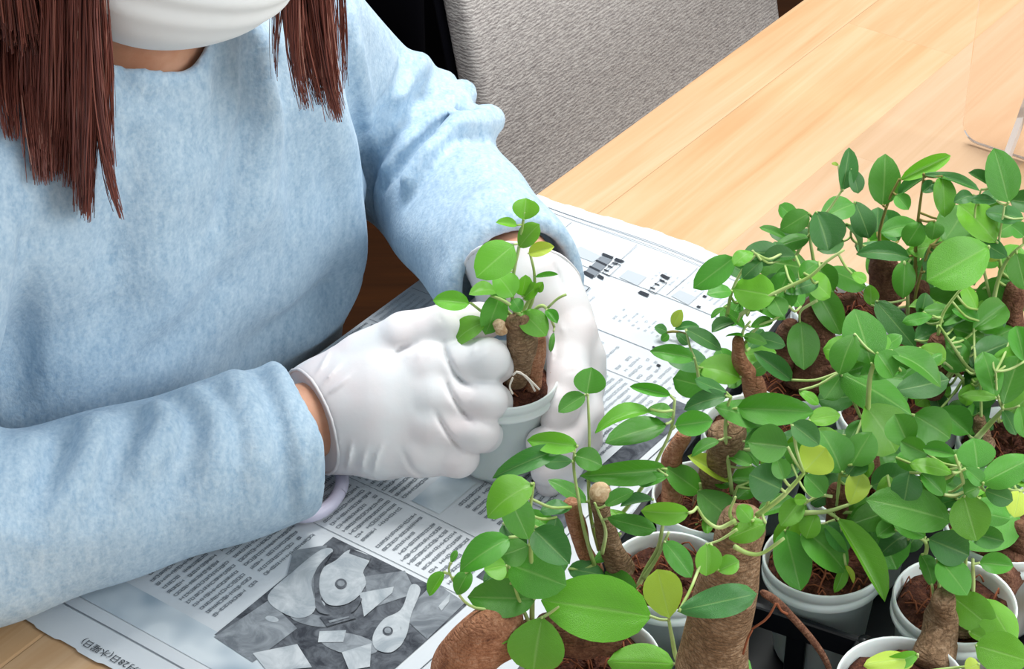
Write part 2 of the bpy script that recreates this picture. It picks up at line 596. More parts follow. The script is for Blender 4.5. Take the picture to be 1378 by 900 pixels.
def make_table():
    t_ = empty('dining_table', W(0.35, 0.3, -TZ), 'pale maple dining table made of glued planks', 'table')
    yaw = math.radians(54)
    widths = [0.052, 0.098, 0.118, 0.104, 0.112, 0.098, 0.12, 0.149]
    b = TB0
    rs = random.Random(3)
    for w_ in widths:
        a = TA0
        cuts = sorted([rs.uniform(-0.3, 0.1), rs.uniform(0.55, 0.9)])
        if b == TB0: cuts = []
        for a2 in cuts + [TA1]:
            L, wd_ = a2 - a, w_
            V, Fs = bevbox((-L / 2, -wd_ / 2, -0.030), (L / 2, wd_ / 2, 0.0), 0.00018 if b > TB0 else 0.0025, 1 if b > TB0 else 2)
            me = bpy.data.meshes.new('plank')
            me.from_pydata(V.tolist(), [], Fs); me.materials.append(M['maple'])
            o = bpy.data.objects.new('plank', me)
            link(o, t_)
            c = W((a + a2) / 2, b + w_ / 2, 0.0) - np.array(t_.location)
            o.location = c; o.rotation_euler = (0, 0, yaw)
            a = a2
        b += w_
    def part(name, lo, hi):
        V, Fs = bevbox(lo, hi, 0.003)
        return mesh(name, localWorld(V), Fs, M['maple'], t_, smooth=False)
    for a in (TA0 + 0.06, TA1 - 0.12):
        for bb in (TB0 + 0.06, TB1 - 0.12):
            part('leg', (a, bb, -TZ), (a + 0.06, bb + 0.06, -0.031))
    part('apron', (TA0 + 0.12, TB0 + 0.075, -0.10), (TA1 - 0.12, TB0 + 0.095, -0.031))
    part('apron', (TA0 + 0.12, TB1 - 0.095, -0.10), (TA1 - 0.12, TB1 - 0.075, -0.031))


make_table()


# ------------------------------------------------------------------ newspaper
def paper_z(a, b):
    a = np.asarray(a, float); b = np.asarray(b, float)
    z = 0.0012 + 0.0008 * np.sin(a * 23 + b * 9) * np.sin(b * 31 + 1) + 0.0008
    z = z + 0.0035 * np.exp(-((a - 0.382) / 0.02) ** 2) * (0.5 + 0.5 * np.sin(b * 30 + 2.2))
    z = z + 0.0010 * np.exp(-((b - 0.108) / 0.006) ** 2)
    return z


PB0, PB1, PA0, PA1 = -0.128, 0.36, -0.156, 0.384


def make_paper():
    n_ = empty('newspaper', W(0.1, 0.05, 0.0), 'open black and white newspaper sheet spread under the hands', 'newspaper')
    def sheet(a0, a1, b0, b1, dz):
        a = np.linspace(a0, a1, 110); b = np.linspace(b0, b1, 80)
        A_, B_ = np.meshgrid(a, b, indexing='ij')
        jag = 0.0006 * np.sign(np.sin(B_ * 1900)) + 0.0004 * np.sin(B_ * 40)
        A2 = A_ + np.where((A_ <= a0 + 1e-9) | (A_ >= a1 - 1e-9), jag, 0)
        # far edge bows slightly
        A2 = A2 + 0.006 * np.clip((A_ - 0.2) / 0.18, 0, 1) * np.sin((B_ + 0.13) * 11)
        V = W(A2.ravel(), B_.ravel(), (paper_z(A_, B_) + dz).ravel()); nb = len(b)
        Fs = [(i * nb + j, (i + 1) * nb + j, (i + 1) * nb + j + 1, i * nb + j + 1) for i in range(len(a) - 1) for j in range(nb - 1)]
        return mesh('page', V, [f[::-1] for f in Fs], M['paper'], n_)
    sheet(PA0, PA1, PB0, 0.109, 0.0)
    sheet(PA0 + 0.012, PA1 - 0.004, 0.100, PB1, -0.0009)

    lay = [0]
    def decal(name, polys, m_, z=0.00035, label=None, sub=False):
        """polys: list of (k,2) arrays of (a,b); finely following the paper"""
        V, Fs, o = [], [], 0
        for p in polys:
            p = np.asarray(p, float)
            V.append(W(p[:, 0], p[:, 1], paper_z(p[:, 0], p[:, 1]) + z)); Fs.append(tuple(range(o, o + len(p)))); o += len(p)
        ob = mesh(name, np.concatenate(V), Fs, m_, n_, smooth=False)
        if sub: ob['kind'] = 'stuff'
        return ob

    def rect(a0, a1, b0, b1): return [(a0, b0), (a0, b1), (a1, b1), (a1, b0)]

    def patch(a0, a1, b0, b1):
        na = max(1, int(abs(a1 - a0) / 0.008)); nb = max(1, int(abs(b1 - b0) / 0.008))
        A_ = np.linspace(a0, a1, na + 1); B_ = np.linspace(b0, b1, nb + 1)
        return [rect(A_[i], A_[i + 1], B_[j], B_[j + 1]) for i in range(na) for j in range(nb)]

    rs = random.Random(11)

    def glyph(a, b, s, out, dense=1.0):
        """one illegible ideograph of strokes; text runs along -a (its top towards -a)"""
        w_ = s * 0.15
        nh = rs.choice((2, 2, 3)); nv = rs.choice((1, 2, 2))
        for i in range(nh):
            y = a + s * (0.12 + 0.76 * (i + rs.uniform(-.1, .1)) / max(1, nh - 1))
            x0 = b + s * rs.uniform(0.04, 0.2); x1 = b + s * rs.uniform(0.72, 0.95)
            out.append(rect(y - w_ / 2, y + w_ / 2, x0, x1))
        for i in range(nv):
            x = b + s * (0.5 if nv == 1 else (0.25 + 0.5 * i) + rs.uniform(-.1, .1))
            y0 = a + s * rs.uniform(0.02, 0.25); y1 = a + s * rs.uniform(0.7, 0.98)
            out.append(rect(y0, y1, x - w_ / 2, x + w_ / 2))
        if rs.random() < 0.4:
            d = s * 0.3; aa = a + s * 0.55; bb = b + s * 0.5
            out.append([(aa, bb), (aa + d, bb + d), (aa + d, bb + d - w_), (aa + w_, bb - w_)])

    def text_block(a0, a1, b0, b1, s=0.0031, pitch=0.0048, out=None, prob=0.97):
        b = b0
        while b + s < b1:
            a = a0 + rs.uniform(0, 0.002)
            end = a1 if rs.random() < 0.8 else a1 - rs.uniform(0, 0.4) * (a1 - a0)
            while a + s < end:
                if rs.random() < prob: glyph(a, b, s, out)
                a += s * 1.10
            b += pitch
    T1, T2 = [], []
    # tiers of body text beside and beyond the photograph
    text_block(-0.093, -0.052, -0.124, -0.006, out=T1)
    text_block(-0.049, -0.004, -0.124, -0.006, out=T1)
    text_block(0.007, 0.047, -0.126, 0.020, out=T1)
    text_block(0.007, 0.047, 0.024, 0.086, out=T1)
    text_block(0.051, 0.092, -0.126, 0.012, out=T1)
    text_block(0.066, 0.096, 0.040, 0.086, out=T1)
    text_block(0.096, 0.139, -0.126, 0.086, out=T1)
    text_block(0.143, 0.186, -0.126, 0.086, out=T1)
    text_block(0.190, 0.232, -0.126, 0.086, s=0.0029, out=T2)
    # classified columns and tables of the far half
    for b0 in np.arange(-0.118, 0.20, 0.052):
        text_block(0.236, 0.262, b0, b0 + 0.045, s=0.0027, pitch=0.0056, out=T2, prob=0.75)
    for b0 in (-0.115, -0.06, 0.0, 0.06, 0.115):
        text_block(0.283, 0.300, b0 + 0.005, b0 + 0.045, s=0.0022, pitch=0.0050, out=T2, prob=0.6)
    text_block(0.335, 0.358, -0.121, -0.088, s=0.0024, pitch=0.0042, out=T2, prob=0.9)
    text_block(0.338, 0.352, 0.0, 0.10, s=0.0022, pitch=0.0046, out=T2, prob=0.6)
    text_block(0.10, 0.34, 0.122, 0.30, s=0.0028, pitch=0.0050, out=T2, prob=0.9)
    decal('body_text', T1, M['ink2'], sub=True)
    decal('small_print', T2, M['ink3'], sub=True)
    # rules between the tiers
    R = []
    for a in (0.0035, 0.049, 0.094, 0.141, 0.188, 0.234): R += patch(a, a + 0.0004, -0.126, 0.088)
    for a in (0.268, 0.326, 0.3705): R += patch(a, a + 0.0005, -0.122, 0.30)
    R += patch(0.3745, 0.3752, -0.122, 0.30)
    R += patch(-0.1335, -0.1327, -0.10, 0.10)
    for b in (-0.086, -0.03, 0.02, 0.072): R += patch(0.328, 0.368, b, b + 0.0004)
    decal('ruled_line', R, M['ink2'], 0.0004, sub=True)
    # advertisement boxes of the far half
    D, G, K = [], [], []
    def quadpx(lst, *pts):
        q = toL(atz(np.array([p_[0] for p_ in pts], float), np.array([p_[1] for p_ in pts], float), 0.002))
        lst.append(q[:, :2])
    def boxpx(x, y, da, db, lst):
        a, b = ab(x, y); lst += patch(a - da / 2, a + da / 2, b - db / 2, b + db / 2)
    quadpx(G, (768, 341), (781, 331), (809, 345), (798, 353)); quadpx(G, (768, 385), (776, 379), (796, 388), (788, 396))
    quadpx(G, (833, 374), (845, 364), (870, 374), (858, 386)); quadpx(G, (903, 400), (915, 392), (938, 402), (926, 412))
    quadpx(K, (786, 367), (810, 345), (824, 350), (800, 374))
    quadpx(D, (809, 343), (812, 341), (826, 347), (823, 350)); quadpx(D, (784, 368), (787, 365), (800, 372), (797, 376))
    quadpx(D, (792, 360), (794, 358), (808, 365), (806, 367)); quadpx(D, (801, 352), (803, 350), (817, 357), (815, 359))
    quadpx(D, (826, 351), (829, 348), (841, 353), (836, 355)); quadpx(D, (803, 373), (806, 370), (813, 374), (811, 378))
    quadpx(D, (888, 373), (891, 371), (902, 376), (898, 379)); quadpx(D, (858, 396), (862, 393), (874, 398), (871, 402))
    def outline(*pts):
        q = [np.array(p_, float) for p_ in pts]; c_ = sum(q) / len(q)
        for p_, r_ in zip(q, q[1:] + q[:1]): quadpx(D, p_, r_, c_ + (r_ - c_) * 0.90, c_ + (p_ - c_) * 0.90)
    outline((810, 368), (826, 353), (836, 358), (820, 373)); outline((872, 393), (888, 379), (898, 383), (882, 398))
    outline((770, 386), (777, 380), (794, 388), (787, 395))
    for i, q in enumerate(((811, 366), (816, 361), (822, 357), (873, 391), (879, 386), (886, 381))): boxpx(q[0] + 5, q[1] + 2, 0.0012, 0.004, D)
    for (x, y) in ((793, 457), (886, 496), (900, 478), (948, 404), (940, 418)): boxpx(x, y, 0.0022, 0.0026, D)
    for i in range(7): boxpx(880 + 14 * i, 472 + 5.4 * i, 0.0018, 0.0026, D)
    for i in range(9): boxpx(905 + 12 * i, 492 + 4.6 * i, 0.0018, 0.0026, D)
    decal('advert_tint', G, M['ink3'], 0.0004, sub=True)
    decal('advert_halftone', K, M['ink2'], 0.0006, sub=True)
    decal('advert_block', D, M['ink'], 0.0008, sub=True)
    # dark advertisement strip beside the fold
    for r_ in ((0.022, 0.052, 0.0875, 0.1045), (0.056, 0.098, 0.0885, 0.1045), (0.130, 0.232, 0.0885, 0.1045)):
        decal('dark_advert', patch(*r_), M['ph_dark'], 0.0004)
    decal('grey_advert', patch(0.056, 0.076, 0.0885, 0.1045), M['ph_mid'], 0.0005)
    # blurred headings at the near end
    decal('soft_heading', patch(-0.124, -0.100, -0.10, 0.05), M['smudge'], 0.0004)
    decal('heading_tint', patch(0.053, 0.090, 0.016, 0.037), M['smudge'], 0.0004)
    # the big photograph
    p = empty_child('news_photo', n_)
    a0, a1, b0, b1 = -0.105, 0.0005, -0.0012, 0.0975
    def sub(name, polys, m_, z):
        V, Fs, o = [], [], 0
        for q in polys:
            q = np.asarray(q, float)
            V.append(W(q[:, 0], q[:, 1], paper_z(q[:, 0], q[:, 1]) + z)); Fs.append(tuple(range(o, o + len(q)))); o += len(q)
        return mesh(name, np.concatenate(V), Fs, m_, p, smooth=False)
    def P(*pts):
        xy = np.array(pts, float)
        if 5 <= len(xy) < 20:                       # soft photographic outlines
            xy = spline(np.vstack([xy[-1:], xy, xy[:2]]), 6 * (len(xy) + 2))
            n_pt = len(xy); xy = xy[n_pt // (len(pts) + 2): n_pt - n_pt // (len(pts) + 2)]
        l_ = toL(atz(xy[:, 0], xy[:, 1], 0.0015)); return l_[:, :2]
    def EL(cx, cy, rx, ry, rot=0, k=20):
        t_ = np.arange(k) / k * 2 * np.pi; c_, s_ = math.cos(rot), math.sin(rot)
        x = rx * np.cos(t_); y = ry * np.sin(t_)
        return P(*np.stack([cx + x * c_ - y * s_, cy + x * s_ + y * c_], 1))
    sub('picture_ground', patch(a0, a1, b0, b1), M['ph_dark'], 0.0004)
    sub('picture_mid_tone', [P((288, 858), (362, 808), (400, 846), (340, 892)), P((540, 830), (585, 785), (626, 812), (575, 862)), P((395, 742), (440, 735), (432, 810), (380, 800)), P((488, 778), (545, 770), (560, 800), (500, 820)), EL(356, 846, 22, 9, .4), EL(470, 868, 40, 14, .2), EL(420, 835, 30, 8, .2)], M['ph_mid'], 0.0007)
    sub('picture_light_tone', [P((432, 742), (448, 745), (420, 780), (424, 822), (396, 832), (360, 806), (395, 770)), P((472, 742), (498, 752), (489, 772), (492, 790), (470, 813), (442, 815), (430, 795), (434, 768), (452, 756)), EL(464, 790, 30, 23, -.6), P((553, 790), (566, 796), (554, 828), (546, 860), (528, 880), (506, 876), (502, 858), (516, 836), (540, 822)), EL(524, 860, 22, 19, -.6), P((430, 851), (466, 850), (462, 866), (428, 866)), P((484, 800), (530, 792), (528, 800), (490, 832)), P((340, 880), (400, 868), (420, 900), (360, 905)), P((460, 880), (500, 868), (498, 900), (470, 905)), EL(420, 812, 18, 7, .2), EL(366, 834, 9, 4, .2), P((590, 818), (606, 800), (604, 812), (594, 824))], M['ph_light'], 0.001)
    sub('picture_dark_detail', [EL(459, 788, 8, 7), EL(522, 852, 7, 6), P((448, 745), (425, 770), (424, 800), (430, 826), (470, 828), (486, 812), (484, 808), (466, 820), (438, 818), (430, 796), (432, 772)), P((430, 832), (470, 826), (480, 834), (440, 845)), P((472, 741), (500, 752), (498, 757), (470, 747))], M['ph_dark'], 0.0013)
    sub('picture_light_detail', [EL(459, 788, 5, 4), EL(522, 852, 4.5, 4), P((442, 838), (470, 832), (470, 834), (444, 841))], M['ph_mid'], 0.0016)

    # printed writing
    def text(name, s, size, a, b, dir_, up, m_, z=0.0006, par=n_):
        cu = bpy.data.curves.new(name, 'FONT'); cu.body = s; cu.size = size; cu.resolution_u = 2
        ob = bpy.data.objects.new(name, cu); COL.objects.link(ob)
        dg = bpy.context.evaluated_depsgraph_get(); dg.update()
        me = bpy.data.meshes.new_from_object(ob.evaluated_get(dg))
        bpy.data.objects.remove(ob)
        v = np.zeros(len(me.vertices) * 3); me.vertices.foreach_get('co', v); v = v.reshape(-1, 3)
        A_ = a + v[:, 0] * dir_[0] + v[:, 1] * up[0]; B_ = b + v[:, 0] * dir_[1] + v[:, 1] * up[1]
        V = W(A_, B_, paper_z(A_, B_) + z)
        Fs = [tuple(f.vertices) for f in me.polygons]
        return mesh(name, V, Fs, m_, par, smooth=False)
    aa, bb = ab(186, 905)
    text('date_line', '10月28日(水曜日)', 0.0062, aa + 0.001, bb + 0.006, (0, -1), (-1, 0), M['ink'])
    aa, bb = ab(728, 653)
    decal('advert_ground', patch(aa - 0.006, aa + 0.034, bb - 0.006, bb + 0.012), M['white_ink'], 0.0006)
    decal('advert_label', patch(aa - 0.003, aa + 0.030, bb - 0.0055, bb + 0.0030), M['ink'], 0.0008)
    text('advert_name', 'semoP', 0.0092, aa - 0.001, bb + 0.0016, (1, 0), (0, -1), M['white_ink'], 0.0011)
    return n_


def empty_child(name, parent):
    o = bpy.data.objects.new(name, None); o.empty_display_size = 0.01
    return link(o, parent)


make_paper()


# ------------------------------------------------------------------ chairs
def make_chair(name, a, b, label, hw=0.205, tilt=27.0, btop=0.32, seat_z=-0.275, rot=0.0, flare=0.0):
    c_ = empty(name, W(a, b, -TZ), label, 'chair')
    r = math.radians(rot)
    def put(V):
        x, y, z = V[:, 0], V[:, 1], V[:, 2]
        return W(a + x * math.cos(r) - y * math.sin(r), b + x * math.sin(r) + y * math.cos(r), z)
    # seat cushion: x across, y to the front
    V, Fs = bevbox((-hw - 0.01, -0.20, seat_z - 0.075), (hw + 0.01, 0.24, seat_z), 0.02, 3)
    mesh('seat', put(V), Fs, M['weave'], c_)
    # reclining padded backrest
    tt = math.radians(tilt)
    def back(u, v, w_):
        y = -0.17 - v * math.sin(tt) + w_ * math.cos(tt); z = seat_z - 0.02 + v * math.cos(tt) + w_ * math.sin(tt)
        return np.stack([u * (1 + flare * v / hw), y, z], -1)
    H = btop
    V, Fs = bevbox((-hw, 0.0, -0.030), (hw, H + 0.28, 0.0), 0.012, 4)
    V = back(V[:, 0], V[:, 1], V[:, 2] + 0.010 * (1 - (V[:, 0] / hw) ** 2))
    mesh('backrest', put(V), Fs, M['weave'], c_)
    V, Fs = bevbox((-hw - 0.001, -0.02, -0.040), (hw + 0.001, H + 0.283, -0.031), 0.004, 1)
    mesh('back_shell', put(back(V[:, 0], V[:, 1], V[:, 2])), Fs, M['black_cloth'], c_)
    for sx in (-1, 1):
        for y0, y1 in ((-0.17, -0.24), (0.21, 0.23)):
            P = np.array([(sx * (hw - 0.02), y0, seat_z - 0.076), (sx * (hw - 0.005), y1, -TZ)])
            V, Fs = tube(P, [0.02, 0.014], 10)
            mesh('leg', put(V), Fs, M['tray'], c_)
    return c_


make_chair('dining_chair', 0.955, -0.21, 'empty grey woven upholstered chair pushed in beside the sitter', hw=0.258, tilt=12, btop=0.24, flare=0.0)
make_chair('dining_chair', 0.05, -0.385, 'grey upholstered chair hidden beneath and behind the sitter', tilt=12, btop=-0.03)


# ------------------------------------------------------------------ clear acrylic screen at the far right
def make_screen():
    a, b = ab(1292, 192)
    s = empty('acrylic_screen', W(a, b + 0.25, 0), 'clear acrylic screen standing at the far right of the table', 'screen')
    # panel in the plane a = const with a rounded lower corner
    r, Hh, Lb, th = 0.014, 0.42, 0.52, 0.003
    pts = [(b + 0.0, Hh)] + [(b + r - r * math.cos(t_), 0.004 + r - r * math.sin(t_)) for t_ in np.linspace(0, math.pi / 2, 7)] + [(b + Lb, 0.004), (b + Lb, Hh)]
    k = len(pts)
    V = [(a, y, z) for y, z in pts] + [(a + th, y, z) for y, z in pts]
    Fs = [tuple(range(k)), tuple(range(2 * k - 1, k - 1, -1))] + [(i, i + k, (i + 1) % k + k, (i + 1) % k) for i in range(k)]
    mesh('panel', localWorld(np.array(V)), Fs, M['acrylic'], s, smooth=False)
    # polished lower rim
    P = [(a + th / 2, b + r - r * math.cos(t_) , 0.0035 + r - r * math.sin(t_)) for t_ in np.linspace(0.9, math.pi / 2, 5)] + [(a + th / 2, b + Lb, 0.0035)]
    V, Fs = tube(localWorld(np.array(P)), 0.0012, 6)
    mesh('polished_edge', V, Fs, M['acrylic_edge'], s)
    # slotted foot: white-edged upright brace
    p0 = toL(atz(1352, 222, 0.0)); p1 = toL(aty(1384, 134, atz(1352, 222, 0.0)[1] + 0.012))
    V, Fs = tube(localWorld(np.array([p0 + [0, 0, 0.003], p1, p1 + (p1 - p0) * 1.5])), 0.0034, 4)
    mesh('foot_edge', V, Fs, M['acrylic_edge'], s, smooth=False)


make_screen()


# ------------------------------------------------------------------ scissors lying under the sleeve
def make_scissors():
    s = empty('scissors', atz(440, 660, 0.003), 'lilac handled scissors lying on newspaper under the near sleeve', 'scissors')
    c0 = atz(432, 658, 0.0095)
    ux = np.array([1.0, 0, 0]); uy = np.array([0, 1.0, 0])
    def ring(cx, cy, rx, ry, rot):
        t_ = np.linspace(0, 2 * np.pi, 33)
        x = rx * np.cos(t_); y = ry * np.sin(t_); c_, s_ = math.cos(rot), math.sin(rot)
        P = c0 + np.outer(cx + x * c_ - y * s_, ux) + np.outer(cy + x * s_ + y * c_, uy)
        return tube(P, 0.0042, 10, cap=False)
    V, Fs = ring(-0.004, 0.0, 0.0155, 0.026, -0.25); mesh('handle_ring', V, Fs, M['lilac'], s)
    V, Fs = ring(-0.05, 0.012, 0.0155, 0.024, 0.35); mesh('handle_ring', V, Fs, M['lilac'], s)
    for q, yy in ((0.0, -0.020), (0.003, 0.020)):
        P = [c0 + (-0.016 - 0.02 * (q > 0)) * ux + yy * uy, c0 - 0.075 * ux + (yy * 0.3 + 0.004) * uy, c0 - 0.165 * ux + (0.02 - yy * 0.2) * uy]
        V, Fs = tube(np.array(P) + np.array([0, 0, -0.003 + q * 0.6]), [0.004, 0.005, 0.0008], 6)
        mesh('blade', V, Fs, M['steel'], s)


make_scissors()


# ------------------------------------------------------------------ the sitter (built in table coordinates a, b, z)
person = empty('person', W(0.05, -0.30, -TZ), 'person in a light blue knit top, white mask and gloves holding a small plant', 'person')

CAML = toL(CAM)


def march(f, px, tmax=2.6, t0=0.7):
    """first point of the surface f seen along photo rays; local coordinates"""
    px = np.asarray(px, float)
    D = np.stack([ray(px[:, 0], px[:, 1]) @ UA, ray(px[:, 0], px[:, 1]) @ UB, ray(px[:, 0], px[:, 1])[:, 2]], -1)
    D = D / np.linalg.norm(D, axis=1)[:, None]
    t_ = np.full(len(px), t0)
    for _ in range(110):
        t_ = t_ + np.clip(f(CAML + D * t_[:, None]) * 0.75, -0.02, 0.05)
    P = CAML + D * t_[:, None]
    ok = np.abs(f(P)) < 0.004
    return P, ok


# torso profile: height, centre a, centre b, half width, half depth
TZS = np.array([-0.34, -0.24, -0.10, 0.0, 0.08, 0.15, 0.20, 0.235, 0.262, 0.285])
TCA = np.array([0.058, 0.058, 0.062, 0.066, 0.066, 0.062, 0.056, 0.05, 0.048, 0.046])
TCB = np.array([-0.32, -0.315, -0.290, -0.268, -0.245, -0.222, -0.208, -0.200, -0.192, -0.184])
TRA = np.array([0.165, 0.178, 0.186, 0.190, 0.184, 0.170, 0.150, 0.115, 0.080, 0.055])
TRB = np.array([0.12, 0.130, 0.130, 0.132, 0.128, 0.112, 0.096, 0.080, 0.068, 0.055])


def torso(P, grow=0.0):
    z = P[:, 2]
    ca, cb = np.interp(z, TZS, TCA), np.interp(z, TZS, TCB)
    ra, rb = np.interp(z, TZS, TRA) + grow, np.interp(z, TZS, TRB) + grow
    x, y = (P[:, 0] - ca) / ra, (P[:, 1] - cb) / rb
    e = np.interp(z, [0.05, 0.22], [3.0, 2.0])
    k0 = (np.abs(x) ** e + np.abs(y) ** e) ** (1 / e) + 1e-9
    k1 = np.sqrt((x / ra) ** 2 + (y / rb) ** 2) + 1e-9
    d = np.sqrt(x * x + y * y) * (k0 - 1) / k1 * 0.85
    return np.maximum(d, np.maximum(z - (TZS[-1] + grow), (TZS[0] - grow) - z))


DR = float(depth(atz(560.0, 634.0, 0.016)[None])[0])
DL = float(depth(atz(760.0, 500.0, 0.048)[None])[0]) - 0.006
WRLP = tuple(toL(atd(698.0, 384.0, DL + 0.010)))
print('WRL', WRLP)
SHL, ELL_, WRL = (0.184, -0.192, 0.202), (0.342, -0.220, 0.034), WRLP
SHR, ELR, WRR = (-0.128, -0.185, 0.205), (-0.235, -0.150, 0.061), (0.012, -0.035, 0.052)
SHL, ELL_, WRL, SHR, ELR, WRR = [np.array(v) for v in (SHL, ELL_, WRL, SHR, ELR, WRR)]
CUFL_DIR = (WRL - ELL_) / np.linalg.norm(WRL - ELL_)
CUFR_DIR = (WRR - ELR) / np.linalg.norm(WRR - ELR)
CHEST = np.array([0.05, -0.19, 0.225])


def sleeves(P, g=0.0):
    ua = cone(P, SHL, ELL_, 0.056 + g, 0.048 + g); fa = cone(P, ELL_, WRL + CUFL_DIR * 0.06, 0.052 + g, 0.0440 + g)
    L = smin(ua, fa, 0.03)
    L = smax(L, (P - WRL) @ CUFL_DIR, 0.008)
    ua = cone(P, SHR, ELR, 0.066 + g, 0.056 + g); fa = cone(P, ELR, WRR + CUFR_DIR * 0.06, 0.0535 + g, 0.0445 + g)
    R = smin(ua, fa, 0.03)
    R = smax(R, (P - WRR) @ CUFR_DIR, 0.008)
    return L, R


NECK0, NECK1 = np.array([0.041, -0.208, 0.212]), np.array([0.036, -0.142, 0.345])


def sweater0(P):
    L, R = sleeves(P)
    sh = np.minimum(cone(P, CHEST, SHL, 0.055, 0.054), cone(P, CHEST, SHR, 0.055, 0.060))
    T = smin(torso(P), sh, 0.05)
    d = smin(smin(T, L, 0.010), R, 0.014)
    # soft stand-up collar
    nd = (NECK1 - NECK0) / np.linalg.norm(NECK1 - NECK0)
    q = P - NECK0; h = q @ nd; rr = np.linalg.norm(q - h[:, None] * nd, axis=1)
    col = np.maximum(np.abs(rr - (0.0590 + 0.05 * np.clip(0.075 - h, 0, 1))) - 0.0042, np.abs(h - 0.048) - 0.030)
    d = smin(d, col, 0.012)
    hole = np.maximum(rr - 0.0535, 0.03 - h)
    return smax(d, -hole, 0.005)


def hollow_cuffs(P, d):
    for c_, dr, r in ((WRL, CUFL_DIR, 0.0350), (WRR, CUFR_DIR, 0.0365)):
        q = P - c_; h = q @ dr; rr = np.linalg.norm(q - h[:, None] * dr, axis=1)
        d = smax(d, -np.maximum(rr - r, -0.035 - h), 0.004)
    return d


# wrinkles: photo polyline, height (m, negative = groove), half width (m)
FOLDS = [
    # far (left) arm
    ([(530, 52), (546, 78), (540, 108), (518, 136), (496, 152)], -0.0055, 0.005),
    ([(538, 40), (562, 66), (574, 96)], 0.003, 0.010),
    ([(622, 132), (596, 158), (562, 192), (528, 234)], 0.004, 0.009),
    ([(628, 150), (606, 158), (576, 184), (546, 216), (522, 246)], -0.0060, 0.0048),
    ([(652, 160), (618, 166), (584, 198), (550, 236)], 0.004, 0.009),
    ([(650, 184), (624, 180), (598, 200), (566, 238), (546, 270)], -0.0055, 0.0048),
    ([(690, 250), (660, 256), (630, 280), (604, 318)], 0.002, 0.012),
    ([(520, 150), (505, 178), (492, 195)], -0.005, 0.008),
    # chest drapes
    ([(335, 65), (338, 120), (330, 180), (312, 245), (296, 300)], -0.006, 0.008),
    ([(350, 70), (362, 130), (358, 210), (340, 290), (318, 350)], 0.004, 0.016),
    ([(300, 90), (300, 140), (285, 190)], -0.003, 0.009),
    ([(372, 90), (392, 170), (400, 260), (392, 330)], -0.003, 0.012),
    ([(430, 120), (452, 190), (466, 270), (470, 350), (455, 420)], 0.008, 0.018),
    ([(462, 60), (480, 150), (492, 230), (505, 330)], -0.006, 0.008),
    ([(474, 20), (486, 110), (500, 200)], 0.003, 0.008),
    ([(165, 115), (195, 135), (240, 128), (268, 100)], -0.003, 0.010),
    ([(180, 200), (160, 300), (150, 400)], -0.003, 0.014),
    ([(240, 240), (215, 330), (200, 420)], 0.003, 0.018),
    ([(470, 380), (440, 430), (395, 466)], 0.005, 0.012),
    ([(440, 390), (380, 440), (330, 470)], -0.004, 0.014),
    ([(300, 380), (250, 450), (170, 520)], -0.0035, 0.016),
    ([(40, 330), (30, 430), (22, 540)], -0.006, 0.010),
    # near (right) sleeve
    ([(215, 552), (222, 572), (200, 610), (170, 650)], 0.0085, 0.010),
    ([(190, 560), (180, 600), (150, 650), (120, 690)], -0.004, 0.010),
    ([(240, 545), (262, 570), (250, 620), (230, 665), (215, 700)], -0.004, 0.010),
    ([(262, 532), (290, 560), (292, 620), (275, 680)], 0.004, 0.012),
    ([(315, 512), (335, 560), (345, 620), (350, 680)], 0.0045, 0.012),
    ([(290, 530), (318, 580), (322, 640)], -0.003, 0.008),
    ([(350, 500), (372, 560), (385, 625), (390, 690)], -0.0025, 0.007),
    ([(368, 492), (392, 560), (405, 625), (408, 690)], 0.0025, 0.006),
    ([(130, 574), (118, 620), (80, 680), (60, 720)], 0.006, 0.013),
    ([(90, 585), (70, 640), (40, 690)], -0.004, 0.012),
    ([(40, 600), (20, 650), (5, 700)], 0.005, 0.013),
    ([(150, 575), (148, 610), (120, 660)], -0.003, 0.008),
]


